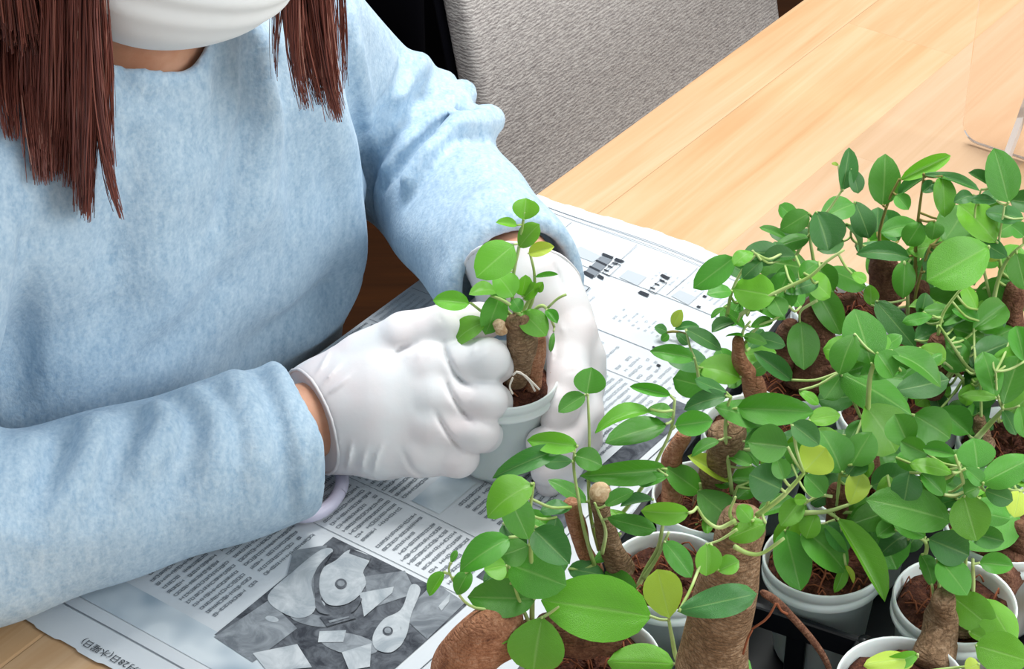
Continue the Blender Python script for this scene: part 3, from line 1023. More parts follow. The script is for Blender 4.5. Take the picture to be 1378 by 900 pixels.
def build_sweater():
    # bunched rolls of cloth that stand out at the far elbow
    rolls = []
    for px, r0 in (([(604, 140), (578, 166), (552, 194), (530, 226)], 0.0105), ([(640, 172), (612, 184), (582, 210), (556, 244)], 0.0115), ([(560, 66), (556, 96), (538, 126)], 0.008), ([(600, 112), (580, 130), (556, 160)], 0.007)):
        P, ok = march(sweater0, np.array(px, float))
        out = {604: (624, 127), 640: (658, 161)}.get(px[0][0])
        if out:
            dd = float(depth(localWorld(P[:1]))[0]) + 0.012
            P = np.vstack([toL(atd(float(out[0]), float(out[1]), dd))[None], P])
        rolls.append((P, r0))

    def s1(P):
        d = sweater0(P)
        sel = np.abs(d) < 0.04
        if sel.any():
            Q = P[sel]; e = d[sel]
            for L, r0 in rolls:
                n = len(L)
                for i, (a, b) in enumerate(zip(L[:-1], L[1:])):
                    e = smin(e, cone(Q, a, b, r0 * (1 - 0.6 * i / n), r0 * (1 - 0.6 * (i + 1) / n)), 0.010)
            d[sel] = e
        return d

    lines = []
    for px, amp, w_ in FOLDS:
        Q = spline(np.array(px, float), 14)
        P, ok = march(s1, Q)
        P = P[ok]
        if len(P) < 2: continue
        # drop jumps to another surface
        seg = [P[0]]
        for a, b in zip(P[:-1], P[1:]):
            if np.linalg.norm(b - a) > 0.05: break
            seg.append(b)
        if len(seg) > 1: lines.append((np.array(seg), amp * 2.0, max(0.0044, w_ * 0.8)))

    def f(P):
        d = s1(P)
        near = np.abs(d) < 0.035
        if near.any():
            Q = P[near]; add = np.zeros(len(Q))
            for L, amp, w_ in lines:
                lo, hi = L.min(0) - 3 * w_, L.max(0) + 3 * w_
                m_ = ((Q > lo) & (Q < hi)).all(1)
                if not m_.any(): continue
                n = len(L)
                dd = polydist(Q[m_], L)
                # fade at both ends
                e0 = np.linalg.norm(Q[m_] - L[0], axis=1); e1 = np.linalg.norm(Q[m_] - L[-1], axis=1)
                fade = np.minimum(np.clip(e0 / (2.0 * w_) * 0.2 + 0.8, 0.8, 1), np.clip(e1 / (2.5 * w_) * 0.8 + 0.2, 0.2, 1))
                add[m_] += amp * np.exp(-(dd / w_) ** 2) * fade
            # slack of the cloth
            add += 0.0016 * np.sin(Q[:, 0] * 70 + Q[:, 2] * 55) * np.sin(Q[:, 1] * 60 - Q[:, 2] * 40 + 1)
            dn = d[near] - add
            d = d.copy(); d[near] = dn
        return hollow_cuffs(P, d)
    V, Q = nets(f, (-0.32, -0.42, -0.345), (0.46, 0.06, 0.315), 0.0036)
    o = quads_fast('sweater', localWorld(V), Q, M['knit'], person)
    print('folds', len(lines), 'of', len(FOLDS))
    return o, f


sweater, SWF = build_sweater()


HC_ = np.array([0.040, -0.142, 0.400])          # head centre
HB = np.array([0.10, 0.92, -0.36]); HB /= np.linalg.norm(HB)   # looks down at the hands
HUp = np.array([0.0, 0.36, 0.93]); HUp -= HB * (HUp @ HB); HUp /= np.linalg.norm(HUp)
HR_ = np.cross(HB, HUp)


def headp(x, y, z): return HC_ + HR_ * x + HB * y + HUp * z


def toHead(P):
    q = P - HC_
    return np.stack([q @ HR_, q @ HB, q @ HUp], -1)


def head_sdf(P):
    q = toHead(P)
    d = ell(q, (0, -0.012, 0.028), (0.072, 0.090, 0.088))
    d = smin(d, ell(q, (0, 0.018, -0.035), (0.056, 0.062, 0.072)), 0.03)
    d = smin(d, ell(q, (0, 0.058, -0.088), (0.024, 0.020, 0.016)), 0.03)       # chin
    d = smin(d, cone(q, np.array((0, 0.080, 0.012)), np.array((0, 0.098, -0.026)), 0.008, 0.012), 0.014)  # nose
    for s in (-1, 1):
        d = smax(d, -ell(q, (s * 0.031, 0.088, 0.010), (0.017, 0.012, 0.010)), 0.012)
        d = smin(d, ell(q, (s * 0.031, 0.070, 0.009), (0.012, 0.012, 0.011)), 0.003)
        d = smin(d, ell(q, (s * 0.073, -0.012, 0.0), (0.009, 0.018, 0.030)), 0.008)
    d = smin(d, ell(q, (0, 0.078, -0.055), (0.022, 0.008, 0.006)), 0.006)      # lips
    return d


class Hand:
    """implicit hand in a plane facing the camera: x right, y up, n towards the camera, metres"""
    def __init__(s, D, cx, cy, tilt=0.0):
        s.D, s.k, s.cx, s.cy = D, D / FPX, cx, cy
        s.tilt = tilt

    def p(s, x, y, n): return np.array([(x - s.cx) * s.k, -(y - s.cy) * s.k, (n + s.tilt * max(0.0, x - 430.0)) / 1000.0])

    def world(s, V):
        return atd(s.cx + V[:, 0] / s.k, s.cy - V[:, 1] / s.k, s.D) + V[:, 2:3] * VIEWN

    def chain(s, P, pts, k=0.004):
        d = None
        for (a, ra), (b, rb) in zip(pts[:-1], pts[1:]):
            c_ = cone(P, s.p(*a), s.p(*b), ra / 1000, rb / 1000)
            d = c_ if d is None else smin(d, c_, k)
        return d


HR = Hand(DR, 540.0, 540.0, 0.150)
HL = Hand(DL, 740.0, 480.0)
WRISTR = toL(HR.world(HR.p(446, 556, 0)[None]))[0]
WRISTL = toL(HL.world(HL.p(700, 360, -8)[None]))[0]
print('wrists', WRR, WRISTR, WRL, WRISTL)


def body_sdf(P):
    g = -0.012
    d = torso(P, g)
    d = smin(d, cone(P, NECK0, NECK1, 0.047, 0.047), 0.02)
    d = smin(d, head_sdf(P), 0.015)
    for S, E_, Wr, k in ((SHL, ELL_, WRISTL, 0), (SHR, ELR, WRISTR, 1)):
        a = smin(cone(P, S, E_, 0.045, 0.038), cone(P, E_, Wr, 0.040, 0.0225), 0.01)
        d = smin(d, cone(P, CHEST, S, 0.045, 0.045), 0.02)
        d = smin(d, a, 0.015)
    for s in (-1, 1):
        h = np.array([0.05 + s * 0.085, -0.30, -0.255]); kn = np.array([0.05 + s * 0.10, 0.06, -0.215]); an = np.array([0.05 + s * 0.10, 0.03, -0.64])
        d = smin(d, cone(P, h, kn, 0.075, 0.052), 0.03)
        d = smin(d, cone(P, kn, an, 0.050, 0.036), 0.015)
        d = smin(d, cone(P, an, an + np.array([0, 0.12, -0.035]), 0.034, 0.022), 0.02)
    return d


V, Q = nets(body_sdf, (-0.30, -0.46, -0.715), (0.44, 0.20, 0.55), 0.0062)
quads_fast('body', localWorld(V), Q, M['skin'], person)


def trousers_sdf(P):
    d = np.maximum(torso(P, 0.004), P[:, 2] + 0.19)
    for s in (-1, 1):
        h = np.array([0.05 + s * 0.085, -0.30, -0.255]); kn = np.array([0.05 + s * 0.10, 0.06, -0.215]); an = np.array([0.05 + s * 0.10, 0.03, -0.64])
        d = smin(d, cone(P, h, kn, 0.084, 0.061), 0.03)
        d = smin(d, np.maximum(cone(P, kn, an, 0.060, 0.050), -0.62 - P[:, 2]), 0.015)
    return d


V, Q = nets(trousers_sdf, (-0.18, -0.46, -0.64), (0.28, 0.16, -0.10), 0.009)
quads_fast('trousers', localWorld(V), Q, M['trousers'], person)
for s in (-1, 1):
    an = np.array([0.05 + s * 0.10, 0.03, -0.655])
    V, Q = nets(lambda P: np.maximum(smin(cone(P, an, an + np.array([0, 0.14, -0.025]), 0.042, 0.030), cone(P, an, an + np.array([0, -0.02, -0.03]), 0.040, 0.036), 0.02), -(P[:, 2] + 0.719)),
                an + np.array([-0.07, -0.09, -0.075]), an + np.array([0.07, 0.20, 0.05]), 0.007)
    quads_fast('shoe', localWorld(V), Q, M['shoe'], person)
for s in (-1, 1):
    V, Fs = lathe([(0.0002, 0.0045), (0.004, 0.0035), (0.0062, 0.001), (0.0066, -0.002)], 14, localWorld(headp(s * 0.031, 0.0795, 0.009)[None])[0], HB[0] * UA + HB[1] * UB + HB[2] * np.array([0, 0, 1.0]))
    mesh('eye', V, Fs, M['eye'], person)


# face mask: pleated cloth shell over nose, mouth and chin, with ear loops
def mask_sdf(P):
    q = toHead(P)
    d = smin(ell(q, (0, 0.022, -0.052), (0.074, 0.077, 0.070)), ell(q, (0, 0.060, -0.030), (0.040, 0.052, 0.050)), 0.03)
    d = d + 0.0012 * np.sin(q[:, 2] * 330) * np.exp(-((q[:, 2] + 0.035) / 0.03) ** 2)
    cut = np.maximum(0.000 - q[:, 1] - 0.35 * np.abs(q[:, 0]), q[:, 2] - 0.012)
    return smax(smax(d, cut, 0.004), -(d + 0.0065), 0.001)


V, Q = nets(mask_sdf, HC_ + np.array([-0.11, -0.07, -0.17]), HC_ + np.array([0.11, 0.16, 0.09]), 0.0028)
quads_fast('mask', localWorld(V), Q, M['mask'], person)
loops = []
for s in (-1, 1):
    loops.append(tube(localWorld(np.array([headp(s * 0.060, 0.030, -0.010), headp(s * 0.076, 0.0, 0.022), headp(s * 0.080, -0.028, 0.004), headp(s * 0.072, -0.012, -0.03), headp(s * 0.060, 0.020, -0.058)])), 0.0016, 6))
V, Fs = join(loops); mesh('ear_loops', V, Fs, M['mask'], person)


# hair: cap on the skull and long loose locks in front of both shoulders
def cap_sdf(P):
    q = toHead(P)
    d = ell(q, (0, -0.018, 0.034), (0.083, 0.098, 0.096))
    face = ell(q, (0, 0.105, -0.005), (0.064, 0.10, 0.100))
    d = smax(d, -face, 0.012)
    return smax(d, -0.075 - q[:, 2] + 0.2 * q[:, 1], 0.01)


V, Q = nets(cap_sdf, HC_ + np.array([-0.12, -0.15, -0.13]), HC_ + np.array([0.12, 0.12, 0.16]), 0.005)
hair_cap = quads_fast('hair', localWorld(V), Q, M['hair'], person)
at_ = hair_cap.data.attributes.new('tone', 'FLOAT', 'POINT'); at_.data.foreach_set('value', np.full(len(V), 0.42, np.float32))


def strands(guides, n, rad, name, seed, pull):
    """guides: list of (top px, mid px, tip px, spread px, weight); strands hang in front of the knit"""
    r = np.random.RandomState(seed)
    wts = np.array([g[4] for g in guides], float); wts /= wts.sum()
    allV, allQ, tone, off = [], [], [], 0
    K = 12
    ids = r.choice(len(guides), n, p=wts)
    top = np.array([g[0] for g in guides], float)[ids]; mid = np.array([g[1] for g in guides], float)[ids]; tip = np.array([g[2] for g in guides], float)[ids]
    top[:, 1] = -150.0; top[:, 0] = top[:, 0] * 0.75 + pull
    spr = np.array([g[3] for g in guides], float)[ids]
    u = r.randn(n).clip(-2, 2) * spr; v = u * r.uniform(0.15, 1.1, n)
    wob = r.randn(n) * 5
    ln = 1 - np.abs(r.randn(n)) * 0.19
    tt = np.linspace(0, 1, K)[None] * ln[:, None]
    X = ((1 - tt) ** 2) * (top[:, 0] + u)[:, None] + 2 * tt * (1 - tt) * (mid[:, 0] + u * 0.9 + wob)[:, None] + tt ** 2 * (tip[:, 0] + v)[:, None] + np.sin(tt * 9 + r.rand(n, 1) * 6) * r.rand(n, 1) * 3.2
    Y = ((1 - tt) ** 2) * top[:, 1][:, None] + 2 * tt * (1 - tt) * mid[:, 1][:, None] + tt ** 2 * tip[:, 1][:, None]
    P, ok = march(sweater0, np.stack([X.ravel(), Y.ravel()], 1), t0=0.75)
    ds = depth(localWorld(P)).reshape(n, K)
    # free hanging depth from the temple downwards
    dtop = np.array([g[5] for g in guides], float)[ids][:, None] + r.uniform(-0.02, 0.012, (n, 1))
    free = dtop + 0.055 * tt
    dd = np.minimum(free, ds - r.uniform(0.003, 0.014, (n, 1)))
    Wp = CAM + ray(X, Y) * dd[..., None]
    R = rad * r.uniform(0.6, 1.4, n)
    side = np.array([1.0, 0, 0]); frn = VIEWN
    for j, ang in enumerate((0, 2.094, 4.188)):
        pass
    rad_t = R[:, None] * np.where(tt > 0.8 * ln[:, None], 0.55, 1.0)
    ring = np.stack([Wp + rad_t[..., None] * (math.cos(a) * side + math.sin(a) * frn) for a in (0.5, 2.6, 4.7)], 2)   # n,K,3,3
    V = ring.reshape(-1, 3)
    base = (np.arange(n) * K * 3)[:, None, None] + (np.arange(K - 1) * 3)[None, :, None]
    j = np.arange(3)[None, None]
    Q = np.stack([base + j, base + (j + 1) % 3, base + 3 + (j + 1) % 3, base + 3 + j], -1).reshape(-1, 4)
    tone = np.repeat(np.clip(r.normal(0.42, 0.2, n), 0, 1), K * 3)
    tone[np.repeat(r.rand(n) < 0.05, K * 3)] = 0.95
    o = quads_fast(name, V, Q, M['hair'], person)
    at = o.data.attributes.new('tone', 'FLOAT', 'POINT'); at.data.foreach_set('value', tone.astype(np.float32))
    return o


DH = 1.16
gl = [((18, -60), (20, 60), (62, 225), 9, 1.5, DH + .03), ((40, -60), (42, 80), (58, 250), 12, 1.6, DH + .01), ((70, -60), (72, 90), (72, 245), 12, 1.6, DH),
      ((100, -60), (98, 100), (98, 255), 10, 1.2, DH), ((118, -60), (112, 130), (112, 290), 8, 1.5, DH - .01), ((122, -60), (124, 150), (118, 300), 5, 1.0, DH - .01),
      ((124, -60), (122, 190), (164, 296), 3, 0.5, DH - .01), ((134, -60), (142, 90), (148, 225), 4, 0.25, DH - .01), ((0, -60), (-4, 60), (20, 190), 12, 1.2, DH + .04)]
strands(gl, 2300, 0.00033, 'hair', 5, 30.0)
gr = [((420, -60), (425, 60), (455, 165), 8, 1.4, DH + .06), ((405, -60), (405, 50), (432, 142), 8, 1.0, DH + .06), ((395, -60), (388, 60), (412, 150), 7, 0.7, DH + .05),
      ((436, -60), (438, 40), (452, 150), 6, 1.2, DH + .06), ((466, -60), (462, 40), (464, 120), 2.5, 0.15, DH + .07), ((375, -60), (370, 20), (372, 110), 4, 0.12, DH + .05)]
strands(gr, 800, 0.00030, 'hair', 6, 100.0)


def crown_hair(n, seed):
    """strands combed from the crown over the skull, then hanging to the tops of the loose locks"""
    r = np.random.RandomState(seed)
    K1, K2 = 10, 5
    th = np.radians(np.linspace(1, 100, K1))[None] * np.ones((n, 1))
    sg = np.where(r.rand(n) < 0.5, -1.0, 1.0)
    ph0 = r.uniform(3, 180, n); lim = r.uniform(92, 112, n)
    sw = np.clip(np.degrees(th) / 82.0, 0, 1) ** 1.6            # parted at the middle, swept to the sides
    phi = np.radians(sg[:, None] * (ph0[:, None] + np.maximum(0, lim - ph0)[:, None] * sw))
    rad = 1 + r.uniform(0.0, 0.055, (n, 1))
    x = -np.sin(phi) * np.sin(th) * 0.0845 * rad
    y = -0.018 + np.cos(phi) * np.sin(th) * 0.0995 * rad
    z = 0.034 + np.cos(th) * 0.0975 * rad
    P = HC_ + x[..., None] * HR_ + y[..., None] * HB + z[..., None] * HUp
    end = P[:, -1]
    zend = 0.295 + 0.02 * r.rand(n)
    t_ = np.linspace(0, 1, K2 + 1)[None, 1:, None]
    low = np.stack([end[:, 0], end[:, 1], np.minimum(zend, end[:, 2] - 0.01)], -1)
    low[:, :2] += r.randn(n, 2) * 0.003
    P = np.concatenate([P, end[:, None] * (1 - t_) + low[:, None] * t_], 1)
    K = K1 + K2
    Wp = localWorld(P.reshape(-1, 3)).reshape(n, K, 3)
    R = 0.0006 * r.uniform(0.6, 1.4, n)
    T = np.gradient(Wp, axis=1); T /= np.linalg.norm(T, axis=2)[..., None] + 1e-12
    out = Wp - localWorld(HC_[None])[0]; S = np.cross(T, out); S /= np.linalg.norm(S, axis=2)[..., None] + 1e-12
    N = np.cross(S, T)
    ring = np.stack([Wp + R[:, None, None] * (math.cos(a) * S + math.sin(a) * N) for a in (0.5, 2.6, 4.7)], 2)
    base = (np.arange(n) * K * 3)[:, None, None] + (np.arange(K - 1) * 3)[None, :, None]
    j = np.arange(3)[None, None]
    Q = np.stack([base + j, base + (j + 1) % 3, base + 3 + (j + 1) % 3, base + 3 + j], -1).reshape(-1, 4)
    o = quads_fast('hair', ring.reshape(-1, 3), Q, M['hair'], person)
    tone = np.repeat(np.clip(r.normal(0.42, 0.2, n), 0, 1), K * 3)
    at = o.data.attributes.new('tone', 'FLOAT', 'POINT'); at.data.foreach_set('value', tone.astype(np.float32))


crown_hair(3200, 21)


# ------------------------------------------------------------------ gloved hands
def glove(name, Hd, palm, fingers, cut, creases, lo, hi, h, thumb_k=0.012):
    def f0(P):
        d = None
        for pts in palm:
            c_ = Hd.chain(P, pts, 0.006); d = c_ if d is None else smin(d, c_, 0.012)
        for i, pts in enumerate(fingers):
            c_ = Hd.chain(P, pts, 0.0035)
            base = Hd.p(*pts[0][0])
            # soft web at the knuckle, clear crease further out
            t_ = np.clip(1 - np.linalg.norm(P - base, axis=1) / 0.030, 0, 1)
            d = smin(d, c_, 0.0022 + (0.013 if i == 0 else 0.009) * t_)
        return d
    ps = [Hd.p(*c_) for c_ in cut]
    nrm = np.cross(ps[1] - ps[0], ps[2] - ps[0]); nrm /= np.linalg.norm(nrm)
    inside = Hd.p(*fingers[1][0][0])
    if (inside - ps[0]) @ nrm < 0: nrm = -nrm
    cl = [(np.array([Hd.p(*q) for q in spline(np.array(L, float), 8)]), amp, w_) for L, amp, w_ in creases]
    def f(P):
        d = f0(P)
        near = np.abs(d) < 0.008
        if near.any():
            Q = P[near]; add = np.zeros(len(Q))
            for L, amp, w_ in cl:
                xy = Q.copy(); xy[:, 2] = 0
                L2 = L.copy(); L2[:, 2] = 0
                m_ = (Q[:, 2] > L[:, 2].min() - 0.012)
                dd = polydist(xy, L2)
                e = np.minimum(np.linalg.norm(xy - L2[0], axis=1), np.linalg.norm(xy - L2[-1], axis=1))
                add += np.where(m_, 1.9 * amp * np.exp(-(dd / w_) ** 2) * np.clip(e / 0.008, 0.15, 1), 0)
            d = d.copy(); d[near] -= add
        q = (P - ps[0]) @ nrm
        d = smax(d, -q, 0.001)
        return d
    V, Q = nets(f, lo, hi, h)
    o = quads_fast(name, Hd.world(V), Q, M['glove'], person)
    # rolled rim of the opening
    x = ps[1] - ps[0]; x /= np.linalg.norm(x); y = np.cross(nrm, x)
    cen = ps[0] * 0.5 + ps[1] * 0.5
    ring = []
    for a in np.linspace(0, 2 * np.pi, 40, endpoint=False):
        dr = math.cos(a) * x + math.sin(a) * y
        r = np.linspace(0.0, 0.07, 140)
        dd = f0(cen + r[:, None] * dr)
        i = np.argmax(dd > -0.0008)
        ring.append(cen + r[i] * dr)
    ring = np.array(ring + ring[:1])
    V, Fs = tube(Hd.world(ring), 0.0011, 8, cap=False)
    mesh('glove_rim', V, Fs, M['glove'], o)
    return o


mm = 1.0
R_palm = [
    [((372, 580, -4), 27), ((430, 562, -2), 28), ((480, 548, 0), 27)],
    [((450, 545, 0), 26), ((520, 512, 2), 21), ((582, 492, 4), 16)],
    [((450, 555, 2), 26), ((520, 538, 6), 20), ((590, 530, 7), 15.5)],
    [((450, 565, 0), 26), ((520, 568, 4), 20), ((586, 570, 6), 15)],
    [((450, 575, -2), 25), ((515, 597, 0), 20), ((568, 606, 2), 14.5)],
    [((440, 540, -4), 24), ((490, 500, -8), 21), ((535, 468, -6), 17)],
]
R_fing = [
    [((500, 488, -6), 19), ((548, 455, 0), 15.5), ((606, 437, 0), 12.8), ((648, 433, -8), 11), ((664, 432, -12), 8.5)],
    [((584, 492, 5), 15), ((658, 482, 6), 12.0), ((668, 488, -12), 11), ((655, 474, -26), 9)],
    [((592, 530, 8), 15), ((655, 535, 5), 12.0), ((664, 540, -14), 11), ((640, 530, -26), 9)],
    [((588, 568, 7), 14.5), ((645, 577, 4), 11.8), ((652, 582, -13), 10.5), ((628, 572, -24), 9)],
    [((570, 604, 3), 14), ((618, 612, 0), 11.5), ((622, 614, -14), 10), ((602, 604, -22), 8.5)],
]
R_crease = [
    ([(452, 628, 0), (456, 606, 8), (462, 584, 14)], 0.0012, 0.0012), ([(470, 634, 0), (476, 608, 8), (480, 590, 12)], 0.0013, 0.0012),
    ([(490, 636, 0), (494, 615, 8), (500, 598, 12)], 0.0012, 0.0012), ([(506, 638, 0), (512, 612, 8), (522, 592, 12)], 0.0011, 0.0011),
    ([(480, 632, 0), (486, 606, 8)], -0.0008, 0.0012), ([(436, 520, 14), (452, 500, 14), (466, 486, 14)], 0.0009, 0.0012),
    ([(444, 530, 14), (466, 512, 14), (480, 500, 14)], 0.0009, 0.0012), ([(428, 505, 12), (440, 486, 12), (446, 470, 10)], 0.0009, 0.0012),
    ([(598, 460, 14), (606, 484, 16), (620, 508, 14), (640, 520, 14)], -0.0022, 0.0015), ([(600, 505, 18), (614, 535, 18), (638, 566, 16)], -0.0020, 0.0015),
    ([(588, 548, 18), (606, 580, 18), (626, 604, 16)], -0.0018, 0.0014), ([(534, 486, 12), (540, 470, 14), (560, 462, 12)], -0.0018, 0.0018),
    ([(548, 482, 14), (556, 472, 14)], 0.0010, 0.0012), ([(564, 482, 14), (570, 472, 14)], 0.0010, 0.0012), ([(580, 480, 14), (585, 470, 14)], 0.0009, 0.0012),
    ([(632, 478, 16), (640, 470, 16), (642, 460, 14)], 0.0007, 0.0010), ([(650, 480, 16), (660, 472, 14)], 0.0007, 0.0010),
    ([(630, 540, 16), (640, 530, 16)], 0.0007, 0.0010), ([(592, 425, 12), (600, 436, 12)], -0.0008, 0.0011), ([(615, 420, 10), (618, 432, 10)], -0.0007, 0.001),
    ([(545, 600, 12), (560, 628, 8), (580, 640, 4)], -0.0010, 0.0014),
]
right_glove = glove('glove', HR, R_palm, R_fing, [(380, 484, -6), (430, 634, -6), (446, 552, 30)], R_crease, HR.p(372, 660, -50), HR.p(706, 392, 38), 0.00125)

L_palm = [
    [((672, 300, -8), 33), ((706, 375, -6), 30), ((718, 395, -6), 25)],
    [((712, 385, -6), 25), ((742, 415, 0), 18), ((765, 448, 6), 14.5)],
    [((712, 385, -8), 25), ((752, 435, -6), 19), ((780, 482, 0), 14.5)],
    [((712, 385, -12), 24), ((752, 450, -16), 18), ((782, 510, -8), 14)],
    [((712, 388, -14), 23), ((745, 460, -24), 17), ((774, 528, -18), 13.5)],
]
L_fing = [
    [((708, 398, -10), 20), ((678, 412, -16), 15), ((654, 424, -20), 12.5), ((640, 440, -24), 10)],
    [((764, 448, 6), 14.5), ((764, 510, 22), 12.5), ((753, 544, 29), 11), ((747, 560, 30), 9.8)],
    [((780, 484, 0), 14), ((784, 556, 12), 12), ((756, 592, 28), 10.8), ((728, 592, 34), 9.6)],
    [((782, 510, -8), 13.5), ((784, 590, 2), 11.5), ((760, 622, 22), 10.2), ((733, 630, 30), 9)],
    [((774, 528, -18), 13), ((774, 612, -8), 10.5), ((755, 638, 10), 9.4), ((738, 648, 18), 8.4)],
]
L_crease = [([(742, 352, 12), (752, 375, 16), (762, 400, 16)], -0.0008, 0.0012), ([(735, 440, 20), (742, 470, 24), (738, 500, 26)], 0.0009, 0.0014),
            ([(752, 430, 20), (760, 455, 24)], 0.0008, 0.0012), ([(760, 500, 26), (774, 498, 22)], -0.0008, 0.0012), ([(742, 540, 30), (760, 536, 30)], -0.0007, 0.001)]
left_glove = glove('glove', HL, L_palm, L_fing, [(616, 372, -8), (776, 374, -8), (700, 326, 26)], L_crease, HL.p(600, 690, -60), HL.p(830, 300, 60), 0.0014)
right_glove['label'] = 'white glove of the hand nearer the camera'
left_glove['label'] = 'white glove of the hand cupping the pot'


# ------------------------------------------------------------------ plants
def leaf_mesh(kind):
    """x 0..1 base to tip, y -.5...5, z up; kind picks outline, fold and curl"""
    ob, fold, curl, wave = [(0, .10, .10, .01), (1, .16, .18, .015), (0, .30, .05, .01), (1, .08, -.10, .02), (0, .20, .32, .012), (1, .42, .12, .01), (0, -.10, .15, .02), (1, .05, .25, .03)][kind]
    nx, ny = 11, 7
    V, UV = [], []
    for i in range(nx):
        x = i / (nx - 1)
        if ob: w_ = math.sin(math.pi * min(1, x ** 1.25 * 1.0)) ** 0.52
        else: w_ = math.sin(math.pi * x ** 0.92) ** 0.60
        w_ = max(w_, 0.02 if 0 < i < nx - 1 else 0.012)
        for j in range(ny):
            s = j / (ny - 1) * 2 - 1
            y = 0.5 * s * w_
            z = 1.35 * fold * abs(y) - curl * (x - 0.35) ** 2 * 1.7 + wave * math.sin(x * 9 + s * 2.5) * abs(s) - 0.10 * (abs(s) * w_) ** 2 * 0.3
            V.append((x, y, z)); UV.append((x, 0.5 + 0.5 * s))
    Fs = [(i * ny + j, (i + 1) * ny + j, (i + 1) * ny + j + 1, i * ny + j + 1) for i in range(nx - 1) for j in range(ny - 1)]
    me = bpy.data.meshes.new('leaf')
    me.from_pydata(V, [], Fs); me.materials.append(M['leaf'])
    me.polygons.foreach_set('use_smooth', np.ones(len(Fs), bool))
    lay = me.uv_layers.new(name='UVMap'); li = np.zeros(len(me.loops), np.int32); me.loops.foreach_get('vertex_index', li)
    lay.data.foreach_set('uv', np.array(UV)[li].ravel())
    me.update()
    return me


LEAFM = [leaf_mesh(k) for k in range(8)]
LCOL = ['4A9E26', '357D36', '6CBA26', 'C2E04C']
leaf_count = 0


def put_leaf(plant, Pb, Pt, w_, col, nrm=None, kind=None, r=rng):
    global leaf_count
    leaf_count += 1
    X = Pt - Pb; L = np.linalg.norm(X); X = X / L
    if nrm is None:
        nrm = 0.62 * VIEWN + np.array([0, 0, 0.45]) + r.randn(3) * 0.24
    Z = nrm - X * (nrm @ X); Z /= np.linalg.norm(Z)
    Y = np.cross(Z, X)
    o = bpy.data.objects.new('leaf', LEAFM[r.randint(8) if kind is None else kind])
    link(o, plant)
    R = Matrix(((X[0], Y[0], Z[0]), (X[1], Y[1], Z[1]), (X[2], Y[2], Z[2])))
    o.rotation_mode = 'QUATERNION'; o.rotation_quaternion = R.to_quaternion()
    o.location = Pb - parent_loc(plant)
    o.scale = (L * 1.05, w_ * 1.17, L)
    c = np.array(lin(LCOL[col])[:3]) * r.uniform(0.82, 1.18) * np.array([r.uniform(.9, 1.15), 1, r.uniform(.8, 1.15)])
    o.color = (*c, 1)
    return o


POT_R, POT_H = 0.0325, 0.064


def make_pot(plant, c, axis, r=POT_R, h=POT_H):
    """c = centre of the rim"""
    prof = [(r * .70, -h), (r * .735, -h + .003), (r * .90, -.014), (r * .985, -.0125), (r, -.0115), (r, -.0085), (r * .975, -.008), (r * .975, -.0065), (r, -.006), (r, -.0012), (r * .985, 0), (r * .955, -.0008),
            (r * .94, -.004), (r * .86, -.02), (r * .68, -h + .004), (0.0005, -h + .003)]
    V, Fs = lathe(prof, 44, c, axis)
    n = len(prof)
    x, y, z = frame_z(axis)
    V = np.vstack([V, c - h * z]); k = 44
    Fs += [(len(V) - 1, (j + 1) % k, j) for j in range(k)]
    mesh('pot', V, Fs, M['pot'], plant)


def make_soil(plant, c, axis, r=POT_R, seed=0, fib=36):
    x, y, z = frame_z(axis)
    rs = np.random.RandomState(seed)
    V = [c - 0.007 * z]; k = 26; rings = 7
    for i in range(1, rings + 1):
        rr = r * 0.925 * i / rings
        for j in range(k):
            a = j / k * 2 * np.pi
            hh = -0.009 + rs.rand() * 0.005 - (0.003 if i == rings else 0)
            V.append(c + rr * math.cos(a) * x + rr * math.sin(a) * y + hh * z)
    Fs = [(0, 1 + j, 1 + (j + 1) % k) for j in range(k)]
    for i in range(rings - 1):
        for j in range(k):
            p = 1 + i * k
            Fs.append((p + j, p + k + j, p + k + (j + 1) % k, p + (j + 1) % k))
    mesh('soil', np.array(V), Fs, M['soil'], plant, smooth=False)
    parts = []
    for i in range(fib):
        a = rs.rand() * 6.28; rr = r * 0.85 * math.sqrt(rs.rand()); b = rs.rand() * 6.28; l_ = rs.uniform(.006, .016)
        p0 = np.array([rr * math.cos(a), rr * math.sin(a)]); p1 = p0 + l_ * np.array([math.cos(b), math.sin(b)])
        if np.linalg.norm(p1) > r * .88: p1 *= r * .88 / np.linalg.norm(p1)
        m_ = (p0 + p1) / 2
        P = [c + p0[0] * x + p0[1] * y - .0065 * z, c + m_[0] * x + m_[1] * y + rs.uniform(-.004, .002) * z, c + p1[0] * x + p1[1] * y - .0065 * z]
        parts.append(tube(spline(P, 5), 0.0005, 4, cap=False))
    V, Fs = join(parts)
    o = mesh('fibres', V, Fs, M['fiber'], plant); o['kind'] = 'stuff'


def make_trunk(plant, P, R, m_, seed=0, name='root_trunk', wob=0.16, n=18, k=16):
    P = spline(P, n); R = np.interp(np.linspace(0, 1, n), np.linspace(0, 1, len(R)), R)
    R = R.copy(); R[0] *= 0.72; R[-1] *= 0.85
    V, Fs = tube(P, R, k, True, wob, seed)
    o = mesh(name, V, Fs, m_, plant)
    md = o.modifiers.new('round', 'SUBSURF'); md.levels = 1; md.render_levels = 1
    return o


U_, V_ = np.array([.989, -.148]), np.array([.148, .989])


def tray_uv(u, v): return np.array([.02, .21]) + u * U_ + v * V_


